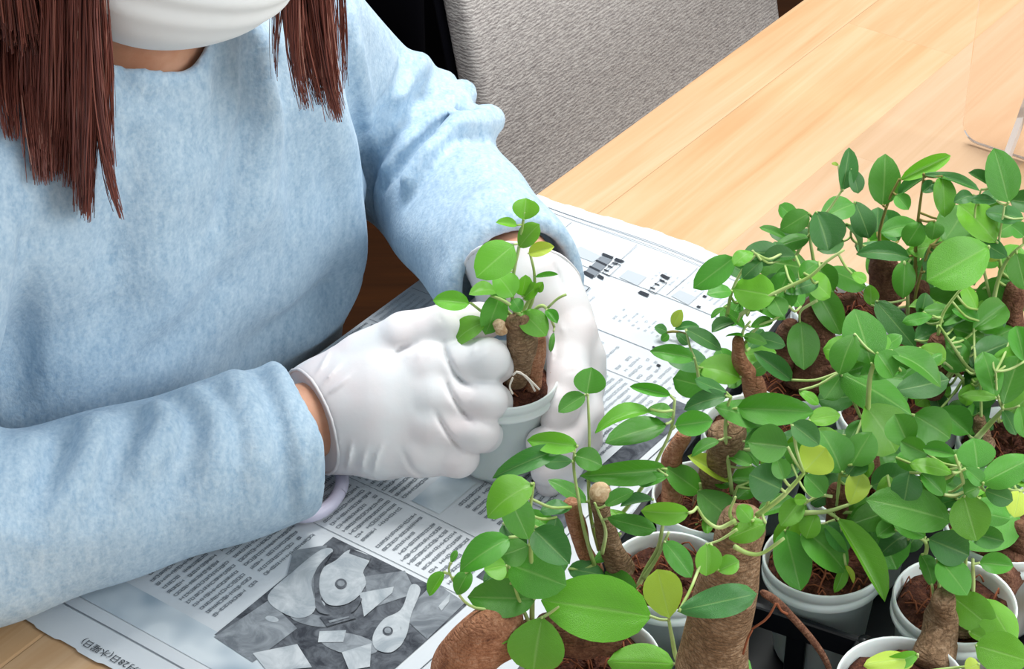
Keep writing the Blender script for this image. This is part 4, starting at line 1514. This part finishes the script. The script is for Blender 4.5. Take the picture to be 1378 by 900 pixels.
TRAYZ = 0.0062
RIMZ = POT_H + TRAYZ + 0.001
PL = {
    'P5': (-.075, .000), 'P4': (.003, .005), 'P11': (.070, .000), 'Q': (.139, .000), 'P7': (.205, .002), 'P8': (.279, .000),
    'T': (-.088, .066), 'P1': (.050, .074), 'R': (.119, .072), 'X1': (.190, .064), 'P9': (.260, .062),
    'P3': (-.020, .142), 'P2': (.050, .147), 'P13': (.121, .152), 'P12': (.196, .134), 'X2': (.268, .134)}
PLAB = {
    'P5': 'ficus at near left tray corner with fat brown root bulging over its white pot',
    'P4': 'ficus with a sawn off round stump beside thin roots, nearest the held pot',
    'P11': 'ficus with a bent reddish root and round knob, behind the sawn stump plant',
    'Q': 'ficus with slim tan root and long pale runner stem at left tray rim',
    'P7': 'ficus whose dark reddish root and brown soil show openly at the tray centre',
    'P8': 'ficus at far left tray end with broad white pot rim showing',
    'T': 'ficus with tall thick pale brown trunk standing beside the empty tray cell',
    'P1': 'potted ficus with the pale yellow heart leaves beside the empty tray cell',
    'R': 'ficus with a tall hooked light stem above large leaves, mid tray',
    'X1': 'potted ficus with broad dark leaves behind the tall bent stem plant',
    'P9': 'ficus with the highest bright leaf tip at the far tray end',
    'P3': 'ficus at the bottom edge of the photo with yellowish leaves',
    'P2': 'ficus with wiry brown roots in open white pot at near right corner',
    'P13': 'ficus with dark leaning root at right photo edge behind the wiry rooted one',
    'P12': 'potted ficus with a forked pale stem and bare brown soil near the right edge',
    'X2': 'potted ficus with one tall upright leaf at the far right corner of the tray'}
plants, PC = {}, {}
for i, (k_, (u, v)) in enumerate(PL.items()):
    a, b = tray_uv(u, v)
    c = W(a, b, RIMZ)
    PC[k_] = c
    p = empty('potted_ficus', W(a, b, TRAYZ), PLAB[k_], 'plant', 'potted ficus plants in the black tray')
    plants[k_] = p
    tl = np.array([rng.uniform(-.04, .04), rng.uniform(-.04, .04), 1])
    make_pot(p, c, tl)
    make_soil(p, c, tl, seed=i)


def on_plane(k_, x, y, dy=0.0, zmin=None):
    P = aty(x, y, PC[k_][1] + dy)
    if zmin is not None and P[2] - TZ < zmin: P = atz(x, y, zmin)
    return P


TRUNKS = [  # plant, photo polyline (top to bottom), radii in px, bark, dy
    ('P5', [(706, 842), (672, 846), (640, 872), (618, 915), (608, 960)], [26, 40, 46, 44, 40], 'bark_red', -0.012),
    ('P5', [(720, 842), (760, 852), (800, 850), (835, 858)], [20, 32, 34, 26], 'bark_dark', -0.004),
    ('P5', [(712, 838), (716, 852), (724, 872)], [12, 18, 22], 'bark', -0.008),
    ('P4', [(767, 672), (776, 705), (786, 740), (806, 772)], [12, 12, 12, 12], 'bark_red', -0.002),
    ('P4', [(808, 664), (810, 695), (822, 735), (840, 775)], [14, 14, 16, 18], 'bark', -0.006),
    ('P11', [(924, 580), (906, 612), (904, 650), (906, 700)], [11, 13, 14, 14], 'bark_red', 0.004),
    ('P11', [(978, 572), (976, 598), (958, 645), (944, 690)], [24, 28, 18, 15], 'bark', -0.002),
    ('Q', [(993, 452), (996, 486), (1012, 512), (1022, 552)], [9, 11, 14, 15], 'bark_red', -0.004),
    ('P7', [(1098, 404), (1100, 440), (1096, 485), (1090, 525)], [20, 29, 32, 34], 'bark_dark', -0.002),
    ('P7', [(1066, 432), (1056, 458), (1052, 500)], [12, 16, 16], 'bark_dark', -0.006),
    ('P7', [(1092, 505), (1108, 497), (1128, 492)], [6, 5, 3], 'bark_dark', -0.026),
    ('P8', [(1182, 332), (1192, 368), (1196, 405)], [14, 22, 26], 'bark_dark', -0.002),
    ('P8', [(1150, 396), (1136, 404), (1116, 402)], [8, 7, 4], 'bark_dark', -0.018),
    ('T', [(1000, 684), (994, 720), (986, 770), (966, 850), (952, 920)], [24, 35, 42, 45, 48], 'bark', 0.0),
    ('P1', [(1128, 652), (1126, 700), (1116, 752)], [13, 16, 18], 'bark_dark', 0.004),
    ('R', [(1160, 560), (1166, 610), (1168, 640)], [12, 18, 20], 'bark_dark', 0.0),
    ('X1', [(1262, 450), (1258, 500), (1256, 530)], [12, 18, 20], 'bark_dark', 0.0),
    ('P9', [(1240, 380), (1236, 420), (1234, 450)], [12, 18, 20], 'bark_dark', 0.0),
    ('P3', [(1190, 892), (1196, 912), (1200, 935)], [16, 18, 20], 'bark', 0.0),
    ('P2', [(1270, 800), (1266, 840), (1252, 905)], [18, 23, 30], 'bark', -0.022),
    ('P2', [(1270, 836), (1292, 846), (1306, 852)], [12, 12, 10], 'bark', -0.02),
    ('P13', [(1384, 700), (1362, 748), (1338, 790)], [26, 30, 30], 'bark_dark', -0.01),
    ('P12', [(1318, 560), (1322, 590), (1330, 605)], [9, 12, 14], 'bark', 0.0),
    ('X2', [(1366, 380), (1362, 430), (1360, 460)], [12, 16, 20], 'bark_dark', 0.0),
]
TOPS = {}
for i, (k_, px, rr, bk, dy) in enumerate(TRUNKS):
    px = np.array(px, float)
    P = on_plane(k_, px[:, 0], px[:, 1], dy)
    # end inside the soil of its own pot
    zend = PC[k_][2] - 0.010
    for j in range(len(P)):
        if P[j, 2] < zend and k_ != 'P5': P[j] = atz(px[j, 0], px[j, 1], zend - TZ)
    d = depth(P)
    R = np.array(rr) * d / FPX
    make_trunk(plants[k_], P, R, M[bk], seed=i)
    TOPS.setdefault(k_, P[0])
# sawn face of the stump
P = on_plane('P4', 808., 663., -0.006)
ax = np.array([0.05, -0.75, 0.6]); x, y, z = frame_z(ax)
V, Fs = lathe([(0.0002, .0022), (.0032, .0024), (.0050, .0016), (.0058, -.0015)], 18, P + z * 0.001, ax)
mesh('sawn_face', V, Fs, M['cut'], plants['P4'])['label'] = 'pale sawn stump face'
# loose root hanging by the empty cell
tw = np.array([(1024, 796), (1044, 808), (1066, 830), (1094, 862), (1112, 890), (1120, 915)], float)
P = aty(tw[:, 0], tw[:, 1], PC['T'][1] + np.array([.014, .024, .030, .030, .028, .026]))
make_trunk(plants['T'], P, np.array([6, 6, 5.5, 5, 4.5, 4]) * 1.15 / FPX, M['bark_dark'], 77, 'hanging_root', 0.06, 16, 8)
for q in ([(1012, 846), (1032, 832), (1044, 812)], [(1000, 880), (1006, 860), (1012, 848)], [(1046, 812), (1052, 822), (1060, 826)]):
    q = np.array(q, float); P = aty(q[:, 0], q[:, 1], PC['T'][1] - 0.018)
    V, Fs = tube(spline(P, 6), 0.0006, 5); mesh('fine_root', V, Fs, M['fiber'], plants['T'])

STEMS = [  # plant, photo polyline root to tip, radius px, dy
    ('P5', [(716, 838), (716, 790), (714, 735), (713, 690), (718, 650)], 4, -.006),
    ('P5', [(700, 838), (668, 822), (640, 818), (622, 806), (612, 785), (604, 768), (608, 752)], 2.6, -.012),
    ('P5', [(712, 840), (738, 826), (752, 816)], 3, -.016),
    ('P5', [(712, 838), (696, 800), (690, 775)], 3, -.010),
    ('P4', [(800, 760), (786, 712), (778, 668), (772, 628), (774, 600)], 3.2, -.008),
    ('P4', [(806, 740), (796, 700), (792, 650), (793, 590), (791, 531)], 3.2, .004),
    ('P4', [(810, 745), (815, 715), (806, 690), (800, 676)], 3, -.012),
    ('P4', [(858, 790), (870, 765), (886, 735), (893, 698)], 4.2, -.006),
    ('P4', [(866, 778), (884, 750), (900, 716)], 3.6, -.008),
    ('P4', [(812, 730), (838, 690), (868, 650), (886, 615), (903, 578), (908, 538)], 3.4, .010),
    ('P11', [(945, 668), (942, 650), (950, 690), (936, 706)], 2.2, -.010),
    ('P11', [(985, 664), (981, 630), (976, 582), (979, 548), (984, 534)], 3.4, -.012),
    ('P11', [(978, 690), (986, 672), (992, 655)], 3, -.016),
    ('Q', [(996, 500), (997, 465), (1000, 445), (1010, 432)], 3, -.004),
    ('Q', [(964, 530), (944, 518), (938, 496), (935, 482)], 3.2, -.008),
    ('Q', [(978, 425), (985, 392), (1000, 362), (1018, 342)], 2.8, -.002),
    ('Q', [(996, 424), (1022, 405), (1056, 388), (1090, 372), (1112, 352), (1136, 336)], 3.4, -.010),
    ('Q', [(996, 470), (1020, 440), (1045, 428), (1062, 412)], 2.5, -.004),
    ('P7', [(1098, 406), (1098, 370), (1092, 335), (1090, 300), (1112, 286), (1133, 256)], 3, .004),
    ('P7', [(1068, 350), (1080, 328), (1094, 310)], 3, 0.0),
    ('P7', [(1100, 404), (1078, 418), (1076, 434)], 2.5, -.012),
    ('P8', [(1184, 332), (1184, 310), (1196, 270), (1210, 241)], 3, 0.0),
    ('P8', [(1184, 335), (1160, 330), (1145, 318), (1150, 290)], 2.5, 0.0),
    ('P9', [(1232, 390), (1232, 330), (1236, 290), (1240, 260), (1243, 236)], 2.8, .006),
    ('P9', [(1222, 430), (1221, 395), (1217, 352)], 3.4, -.004),
    ('P9', [(1231, 425), (1232, 398), (1240, 365), (1252, 330)], 3, -.004),
    ('X1', [(1312, 502), (1300, 492), (1280, 462), (1264, 438)], 3.2, -.006),
    ('X1', [(1296, 510), (1280, 495), (1272, 488)], 3, -.008),
    ('X1', [(1262, 452), (1270, 420), (1300, 380), (1330, 335)], 2.6, 0.0),
    ('R', [(1168, 605), (1168, 545), (1172, 501), (1184, 479), (1198, 472)], 4.6, -.034),
    ('R', [(1162, 570), (1140, 520), (1130, 500)], 2.6, 0.0),
    ('R', [(1164, 600), (1200, 560), (1215, 530)], 2.6, 0.0),
    ('R', [(1166, 620), (1210, 625), (1235, 615)], 2.6, 0.0),
    ('P12', [(1314, 590), (1334, 568), (1350, 551)], 5, -.010),
    ('P12', [(1350, 551), (1342, 530), (1340, 500)], 2.6, -.010),
    ('P12', [(1320, 585), (1320, 540), (1318, 500)], 2.6, 0.0),
    ('X2', [(1332, 450), (1338, 400), (1347, 366), (1360, 344), (1378, 328)], 3.6, -.004),
    ('X2', [(1348, 366), (1344, 330), (1352, 275)], 2.6, .004),
    ('X2', [(1330, 465), (1345, 440), (1352, 430)], 2.8, -.004),
    ('X2', [(1332, 400), (1312, 300), (1320, 255)], 2.4, .008),
    ('P1', [(1120, 668), (1100, 668), (1070, 690), (1050, 735)], 2.5, -.010),
    ('T', [(1018, 694), (1050, 670), (1068, 652), (1082, 636)], 4.4, -.008),
    ('T', [(1018, 692), (1032, 680), (1034, 668)], 3, -.008),
    ('P1', [(1078, 690), (1112, 688), (1142, 679)], 4.2, -.014),
    ('P1', [(1114, 688), (1131, 700)], 3.2, -.014),
    ('P1', [(1126, 680), (1130, 640), (1135, 620)], 3, 0.0),
    ('P1', [(1122, 690), (1150, 690), (1185, 700)], 3, 0.0),
    ('P1', [(1124, 700), (1110, 705), (1090, 712)], 3, -.012),
    ('T', [(988, 735), (1006, 744), (1026, 744), (1055, 724)], 4, -.022),
    ('T', [(990, 700), (968, 710), (950, 700), (938, 682)], 3.4, -.016),
    ('T', [(990, 705), (982, 690), (990, 668)], 3.2, -.012),
    ('T', [(992, 712), (970, 726), (952, 732)], 2.4, -.024),
    ('P2', [(1295, 700), (1300, 668), (1291, 628)], 4, -.004),
    ('P2', [(1296, 700), (1306, 670), (1322, 652)], 4, -.004),
    ('P2', [(1262, 830), (1258, 812), (1254, 786)], 3.4, -.014),
    ('P2', [(1266, 825), (1264, 790), (1261, 748)], 3.4, -.006),
    ('P2', [(1300, 838), (1309, 797), (1309, 752)], 4.2, -.010),
    ('P2', [(1240, 765), (1246, 730), (1215, 716)], 3.6, 0.0),
    ('P2', [(1286, 846), (1300, 838), (1320, 850), (1345, 866)], 3.4, -.016),
    ('P2', [(1296, 790), (1300, 740), (1296, 700)], 3.4, .0),
    ('P13', [(1372, 715), (1370, 690), (1374, 660)], 3, -.004),
    ('P3', [(1204, 900), (1222, 892), (1234, 884)], 3, -.006),
    ('P3', [(1206, 910), (1270, 900), (1310, 896)], 3, -.010),
    ('P5', [(934, 915), (912, 890), (904, 855), (900, 834)], 4.2, -.020),
    ('P5', [(930, 912), (925, 892), (936, 880)], 3.4, -.020),
]
STP, STK, STI, STEM_MESH = [], [], [], []
for i, (k_, px, rpx, dy) in enumerate(STEMS):
    px = np.array(px, float)
    P = on_plane(k_, px[:, 0], px[:, 1], dy)
    zend = PC[k_][2] - 0.006
    for j in range(len(P)):
        if P[j, 2] < zend: P[j] = atz(px[j, 0], px[j, 1], zend - TZ)
    S = spline(P, 16)
    R = rpx * depth(S) / FPX * np.linspace(0.95, 0.55, 16)
    STEM_MESH.append([tube(S, R, 7, True, 0.05, i)])
    STP.append(S); STK += [k_] * 16; STI += [i] * 16
STPt = np.concatenate(STP); STK = np.array(STK); STI = np.array(STI)
_d = STPt - CAM
_zc = depth(STPt)
STX = CX + FPX * _d[:, 0] / _zc
STY = CY - FPX * (_d[:, 1] * sn + _d[:, 2] * cs) / _zc

HERO = [  # base px, tip px, width px, colour [, kind]
(1134,256,1143,201,24,1,2),(1146,226,1156,258,20,1),(1129,222,1120,219,5,3),(1098,284,1116,334,48,1,5),(1089,286,1052,309,27,0),(1060,321,1025,304,12,0),(1090,318,1044,331,20,0),
(1091,362,1021,348,42,0),(988,346,936,386,32,0,0),(1013,337,988,352,24,2),(985,391,953,394,23,0),(1044,398,988,388,44,2),(1025,350,1000,373,24,1),(1040,400,1054,424,25,0),
(1096,386,1056,384,30,0),(1098,354,1120,390,32,0),(1093,384,1133,446,34,0),(1150,270,1170,316,30,1),(1138,300,1164,336,40,1),(1225,345,1157,335,26,1),(1136,324,1102,335,24,1),(1146,368,1165,378,15,2),
(1188,277,1192,210,38,0,0),(1211,242,1277,210,20,2,2),(1208,264,1258,228,17,1),(1242,233,1317,250,15,1),(1268,236,1273,289,32,2,0),(1258,245,1242,258,16,1),(1206,262,1222,281,20,0),
(1358,273,1340,203,42,0,0),(1335,251,1306,232,16,1),(1310,262,1286,269,18,1),(1342,270,1308,266,14,1),(1342,326,1296,275,46,2,1),(1378,294,1328,284,24,1),(1378,318,1362,304,22,0),
(1240,298,1222,328,28,0),(1258,297,1256,321,24,0),(1270,326,1300,280,50,0),(1332,330,1256,373,60,2,1),(1243,366,1285,333,40,1,7),(1218,350,1216,399,28,0),(1356,346,1318,324,24,1),(1350,341,1314,348,18,3),
(1368,340,1380,388,32,0),(1172,411,1172,384,22,2),(1236,398,1330,427,44,0,0),
(1173,490,1152,418,54,0,0),(1178,404,1230,464,30,1,0),(1199,471,1271,509,38,0,4),(1150,448,1128,499,38,0),(1130,500,1226,552,48,0),(1165,545,1208,604,66,2,1),(1180,474,1202,506,38,0),(1204,526,1273,512,34,1),
(1230,558,1280,588,46,0),(1264,550,1303,581,36,0),(1256,425,1219,432,15,0),(1245,419,1271,441,10,3),(1312,418,1298,492,56,1),(1320,468,1312,592,36,1,0),(1345,534,1295,531,14,2),(1340,536,1325,474,32,0),
(1350,544,1371,481,38,0),(1345,468,1360,394,36,0),(1345,451,1315,429,24,0),(1379,487,1368,440,28,0),(1350,551,1368,582,22,1),(1372,545,1379,586,20,0),
(1316,630,1311,591,46,0,0),(1299,630,1324,650,20,0),(1283,636,1228,620,22,2),(1286,612,1244,603,20,0),(1322,650,1386,616,38,0),(1281,700,1173,671,54,0,0),(1297,667,1314,725,48,2,0),(1372,690,1288,724,68,0,0),
(1249,725,1302,746,42,1),(1214,611,1180,646,44,0),(1225,614,1217,646,20,2),(1165,680,1206,761,60,0),(1246,722,1204,700,26,0),(1318,655,1298,663,24,0),(1325,660,1361,673,24,1),(1271,666,1242,638,26,0),(1372,660,1366,694,30,3),(1318,757,1362,761,26,0),
(1083,634,1110,604,46,3,3),(1144,679,1160,636,30,3,1),(1134,636,1110,581,48,0),(1146,626,1171,582,38,0),(1140,640,1159,614,30,1),(1052,658,1011,639,48,1,0),(1055,645,1045,617,24,0),(1061,601,1009,595,46,0),(1046,568,1004,593,26,0),(1012,626,980,612,20,0),
(1110,666,1085,640,30,0),(1078,672,1052,706,28,2),(1048,742,1070,696,30,2),(1056,712,1077,791,44,0,0),(1080,710,1139,763,46,0),(1112,703,1139,740,36,1),(1127,697,1190,804,34,2,2),(1190,692,1134,695,44,0),(1137,760,1126,796,15,2),(1138,760,1151,783,8,3),
(1098,690,1085,722,26,2),(1086,672,1069,672,14,2),(1031,703,983,723,28,2),(1012,701,995,681,22,2),
(984,648,929,614,26,3,2),(939,661,986,700,40,0),(943,662,899,630,34,0),(968,592,931,608,17,0),(928,690,865,690,28,2,4),(880,672,837,679,16,1),(817,697,881,713,24,0),(894,728,931,774,30,0,0),(951,731,951,773,34,2,2),(966,768,993,755,24,2),
(900,631,794,641,30,0,4),(899,640,861,650,18,0),(982,655,964,645,18,0),(953,685,950,713,18,2),
(790,530,796,496,38,0,2),(787,531,753,553,23,0,2),(778,600,713,592,26,2,4),(757,602,669,637,26,1,4),(770,620,732,622,18,1),(773,612,810,624,28,0),(790,676,741,645,22,0),(876,550,802,569,28,2,4),(897,570,818,591,38,0,0),(903,532,850,520,15,0),
(905,560,872,547,24,0),(908,573,957,566,30,0),(935,482,879,471,22,0,4),(922,442,970,468,22,1),(998,508,943,489,40,2,4),(978,528,936,512,17,1),(978,532,922,546,24,1,4),(990,549,1088,553,38,0,4),(962,548,1030,564,36,0),(1066,512,1017,475,24,1),
(1078,432,1083,494,40,0,0),(1003,441,974,414,22,0),(975,413,957,426,9,0),(1000,451,1031,461,14,0),(1010,455,979,449,12,0),(1018,454,1056,463,24,1),(1010,440,1039,432,14,0),(1075,525,1101,541,14,2),(1065,570,1101,597,30,1),(1010,501,1031,489,20,0),
(716,650,654,686,54,2,4),(682,662,711,723,38,0),(686,722,621,761,38,0,4),(711,734,674,748,38,0),(681,760,653,766,38,2),(632,767,614,798,22,0),(721,806,633,803,46,0,4),(683,758,759,786,58,0,0),(718,712,764,756,42,1),(764,765,812,773,26,1,4),
(877,829,735,808,78,2,0),(688,826,667,863,32,2),(729,830,717,902,68,2,1),(598,769,578,800,20,2,2),(607,757,614,741,8,0),(901,831,885,768,46,3,3),(912,822,1017,799,38,1,7,-.030,'T'),(908,893,822,890,46,2),(926,890,956,860,38,2),(934,882,1007,902,42,0),
(856,796,814,770,26,0),(799,756,831,735,18,0),(800,704,824,708,8,0),(797,681,863,703,11,2),(814,680,851,661,20,0),(836,718,811,726,14,0),
(1240,745,1259,785,26,0),(1264,752,1301,797,42,0),(1279,800,1337,846,44,2,0),(1324,804,1363,860,44,2),(1312,868,1382,888,48,2,0),(1278,830,1259,812,19,0),(1304,850,1325,860,18,2),(1233,885,1168,891,30,3),(1318,893,1300,900,22,3),(1236,880,1190,895,20,2),
]


def add_leaf(bx, by, tx, ty, w_, col, kind=None, extra=0.0, sub=None):
    i = None
    d2 = (STX - bx) ** 2 + (STY - by) ** 2
    if sub is not None: d2 = np.where(STK == sub, d2, 1e9)
    i = int(np.argmin(d2))
    k_ = STK[i]
    ds = depth(STPt[i][None])[0] + rng.uniform(-.004, .004) - 0.003 + extra
    Lpx = math.hypot(tx - bx, ty - by)
    Lm = Lpx * ds / FPX
    pitch = rng.uniform(-.25, .2) * Lm - 0.12 * Lm * (1 if ty > by else -0.6)
    Pb = atd(bx, by, ds); Pt = atd(tx, ty, ds + pitch)
    for P, x, y in ((Pb, bx, by), (Pt, tx, ty)):
        if P[2] - TZ < RIMZ + 0.006: P[:] = atz(x, y, RIMZ + 0.006)
    put_leaf(plants[k_], Pb, Pt, w_ * ds / FPX, col, kind=kind)
    # petiole joins the nearest stem
    S = STPt[i]; gap = np.linalg.norm(S - Pb)
    if gap > 0.0015:
        mid = (S + Pb) / 2 + np.array([0, 0, -0.10 * gap])
        STEM_MESH[STI[i]].append(tube(spline([S, mid, Pb + (Pt - Pb) * 0.02], 7), 0.00075, 5))


for h_ in HERO:
    add_leaf(*h_)

# smaller inner leaves that fill the crowns behind those in front
FILL = [(1000, 1110, 340, 420, 12, 'Q'), (1140, 1210, 300, 350, 5, 'P8'), (1200, 1300, 290, 420, 14, 'P9'), (1290, 1385, 260, 420, 16, 'X2'), (1225, 1330, 400, 540, 22, 'X1'), (1300, 1385, 440, 590, 16, 'P12'),
        (1120, 1240, 460, 640, 18, 'R'), (1060, 1180, 560, 690, 14, 'P1'), (960, 1060, 540, 650, 10, 'P11'), (1190, 1330, 600, 740, 24, 'P2'), (1330, 1390, 600, 720, 10, 'P13'), (950, 1010, 400, 540, 7, 'Q'), (670, 770, 660, 800, 9, 'P5'), (1060, 1130, 290, 380, 5, 'P7')]
for x0, x1, y0, y1, n, k_ in FILL:
    for _ in range(int(n * 1.35)):
        x, y = rng.uniform(x0, x1), rng.uniform(y0, y1)
        an = rng.uniform(0, 6.28); L = rng.uniform(34, 62)
        add_leaf(x, y, x + L * math.cos(an), y + L * math.sin(an) * 0.75, L * rng.uniform(.5, .66), rng.choice([0, 0, 1, 1, 2]), None, rng.uniform(.018, .034), k_)

for i, parts in enumerate(STEM_MESH):
    V, Fs = join(parts)
    mesh('stem', V, Fs, M['stem_brown'] if STEMS[i][0] in ('P8', 'P9') and i % 2 else M['stem'], plants[STEMS[i][0]])


# ------------------------------------------------------------------ black carrying tray with slotted walls
def make_tray():
    c = tray_uv(.09, .08)
    t_ = empty('plant_tray', W(c[0], c[1], 0.0036), 'black plastic carrying tray with slotted cells holding the plants', 'tray')
    def put(V):
        u, v, z = V[:, 0], V[:, 1], V[:, 2]
        return W(.02 + u * U_[0] + v * V_[0], .21 + u * U_[1] + v * V_[1], z)
    def bar(name, lo, hi, r=0.0012):
        V, Fs = bevbox(lo, hi, r, 1); mesh(name, put(V), Fs, M['tray'], t_, smooth=False)
    u0, u1, v0, v1 = -.128, .318, -.038, .190
    bar('base', (u0, v0, 0.0036), (u1, v1, 0.0056))
    th, zt = 0.0022, 0.054
    def wall(p0, p1):
        """low slotted wall between cells: top rail and upright ribs"""
        p0, p1 = np.array(p0), np.array(p1)
        d = p1 - p0; L = np.linalg.norm(d); d = d / L; nn = np.array([-d[1], d[0]])
        def bx(s0, s1, w_, z0, z1, name):
            V, Fs = bevbox((s0, -w_, z0), (s1, w_, z1), 0.0008, 1)
            uv = p0 + V[:, :1] * d + V[:, 1:2] * nn
            mesh(name, put(np.column_stack([uv, V[:, 2]])), Fs, M['tray'], t_, smooth=False)
        bx(0, L, th, zt - 0.014, zt, 'rail')
        for s in np.arange(0.0, L + 1e-6, L / max(1, round(L / 0.029))):
            bx(max(0, s - 0.0055), min(L, s + 0.0055), th * .8, 0.0054, zt - 0.012, 'rib')
    # outer walls
    wall((u0, v0), (u1, v0)); wall((u0, v1), (u1, v1)); wall((u0, v0), (u0, v1)); wall((u1, v0), (u1, v1))
    # walls between neighbouring cells, kept clear of the pots
    wall((.0172, .038), (.0172, .110)); wall((-.0555, .038), (-.0555, .110)); wall((-.0555, .110), (.0160, .1085)); wall((-.0555, .0375), (.0160, .0375))
    wall((.0145, .113), (.0145, .1885))
    for p in ((.0172, .0375), (.0172, .111), (-.0555, .11)):
        V, Fs = lathe([(0.0035, 0.0050), (0.0042, zt - 0.004), (0.0036, zt + 0.001), (0.0003, zt + 0.0015)], 12, np.zeros(3))
        mesh('corner_post', put(V + np.array([p[0], p[1], 0])), Fs, M['tray'], t_)


make_tray()


# ------------------------------------------------------------------ the plant being repotted, held by both gloves
def held():
    ax = np.array([0.03, 0.0, 1.0]); ax /= np.linalg.norm(ax)
    rim = atz(674.0, 502.0, 0.068)
    p = empty('held_ficus', rim - ax * 0.07, 'small ficus with bare brown root lifted over a white pot between the gloved hands', 'plant')
    make_pot(p, rim, ax, r=0.035, h=0.064)
    make_soil(p, rim, ax, r=0.035, seed=99)
    print('pot bottom', (rim - ax * 0.064)[2] - TZ)
    yp = rim[1] - 0.006
    def pl(x, y, dy=0.0): return aty(np.asarray(x, float), np.asarray(y, float), yp + dy)
    for px, rr, bk, dy in (([(696, 424), (702, 450), (700, 480), (692, 520)], [16, 24, 20, 14], 'bark', -.004), ([(706, 430), (714, 460), (718, 490), (716, 525)], [14, 20, 17, 12], 'bark_red', 0.0), ([(676, 448), (672, 438), (668, 432)], [9, 8, 6], 'cut', -.010)):
        px = np.array(px, float); P = pl(px[:, 0], px[:, 1], dy)
        make_trunk(p, P, np.array(rr) * depth(P) / FPX, M[bk], int(px[0, 0]), 'root_trunk' if bk != 'cut' else 'bud_nub')
    for q in ([(690, 505), (698, 500), (712, 512), (720, 526)], [(694, 500), (706, 505), (718, 516), (726, 524)], [(690, 508), (686, 520), (690, 530)]):
        q = np.array(q, float); V, Fs = tube(spline(pl(q[:, 0], q[:, 1], -.030), 9), 0.0006, 6); mesh('white_root', V, Fs, M['white_root'], p)
    stems = [[(694, 426), (689, 396), (692, 362), (699, 330), (704, 298), (706, 285)], [(708, 424), (718, 398), (719, 368), (713, 340)], [(700, 424), (686, 410), (672, 402), (660, 398)], [(692, 428), (676, 412), (664, 392)], [(712, 426), (726, 412), (736, 416), (746, 440)], [(700, 424), (712, 404), (724, 384)], [(688, 428), (662, 424), (650, 420), (634, 408)]]
    SP = []
    parts = []
    for s in stems:
        q = np.array(s, float); S = spline(pl(q[:, 0], q[:, 1], rng.uniform(-.004, .004)), 14); SP.append(S)
        parts.append([tube(S, np.linspace(.00125, .0008, 14), 6, True, .05, 3)])
    A_ = np.concatenate(SP); dd = A_ - CAM; zc = depth(A_)
    sx = CX + FPX * dd[:, 0] / zc; sy = CY - FPX * (dd[:, 1] * sn + dd[:, 2] * cs) / zc
    for bx, by, tx, ty, w_, c_, kd in ((705, 296, 708, 268, 32, 2, 5), (696, 303, 669, 299, 13, 2, 2), (698, 333, 722, 303, 26, 2, 1), (691, 329, 643, 370, 46, 2, 0), (711, 341, 744, 332, 18, 3, 2), (666, 366, 691, 396, 34, 2, 1), (669, 390, 635, 390, 24, 2, 4),
                                     (674, 394, 655, 448, 32, 0, 0), (632, 408, 585, 402, 24, 2, 4), (653, 431, 606, 458, 32, 2, 4), (702, 419, 734, 449, 34, 2, 0), (704, 402, 722, 384, 20, 2, None), (702, 398, 708, 372, 22, 2, None), (720, 373, 750, 369, 7, 0, 2), (722, 392, 730, 380, 12, 2, None),
                                     (735, 417, 749, 433, 14, 0, None), (745, 446, 741, 470, 7, 0, None), (690, 402, 700, 418, 18, 0, None), (676, 420, 660, 446, 16, 0, None)):
        i = int(np.argmin((sx - bx) ** 2 + (sy - by) ** 2))
        ds = zc[i] - .002; Pb = atd(bx, by, ds); Pt = atd(tx, ty, ds + rng.uniform(-.008, .004))
        put_leaf(p, Pb, Pt, w_ * ds / FPX, c_, kind=kd)
        g = np.linalg.norm(A_[i] - Pb)
        if g > .001: parts[i // 14].append(tube(spline([A_[i], (A_[i] + Pb) / 2, Pb], 5), .0006, 5))
    for q in parts:
        V, Fs = join(q); mesh('stem', V, Fs, M['stem'], p)
    q = np.array([(737, 414), (750, 402), (762, 396)], float); V, Fs = tube(spline(pl(q[:, 0], q[:, 1], -.004), 6), .0008, 5); mesh('stem', V, Fs, M['stem'], p)


held()


# ------------------------------------------------------------------ small cut sprig lying on the newspaper
def sprig():
    s = empty('leaf_cutting', atz(905.0, 446.0, 0.003), 'small cut sprig with curled dark leaves lying on the newspaper', 'cutting')
    V, Fs = tube(spline([atz(892., 448., .005), atz(908., 446., .009), atz(926., 450., .005)], 8), .0009, 6); mesh('stem', V, Fs, M['stem_brown'], s)
    for bx, by, tx, ty, w_, c_, z0, z1 in ((898, 446, 882, 440, 14, 1, .008, .012), (906, 440, 916, 418, 16, 3, .010, .022), (908, 442, 940, 436, 12, 1, .010, .012), (910, 448, 926, 462, 12, 1, .009, .004), (900, 450, 890, 458, 10, 0, .009, .005)):
        Pb, Pt = atz(float(bx), float(by), z0), atz(float(tx), float(ty), z1)
        put_leaf(s, Pb, Pt, w_ * 1.45 / FPX, c_)


sprig()
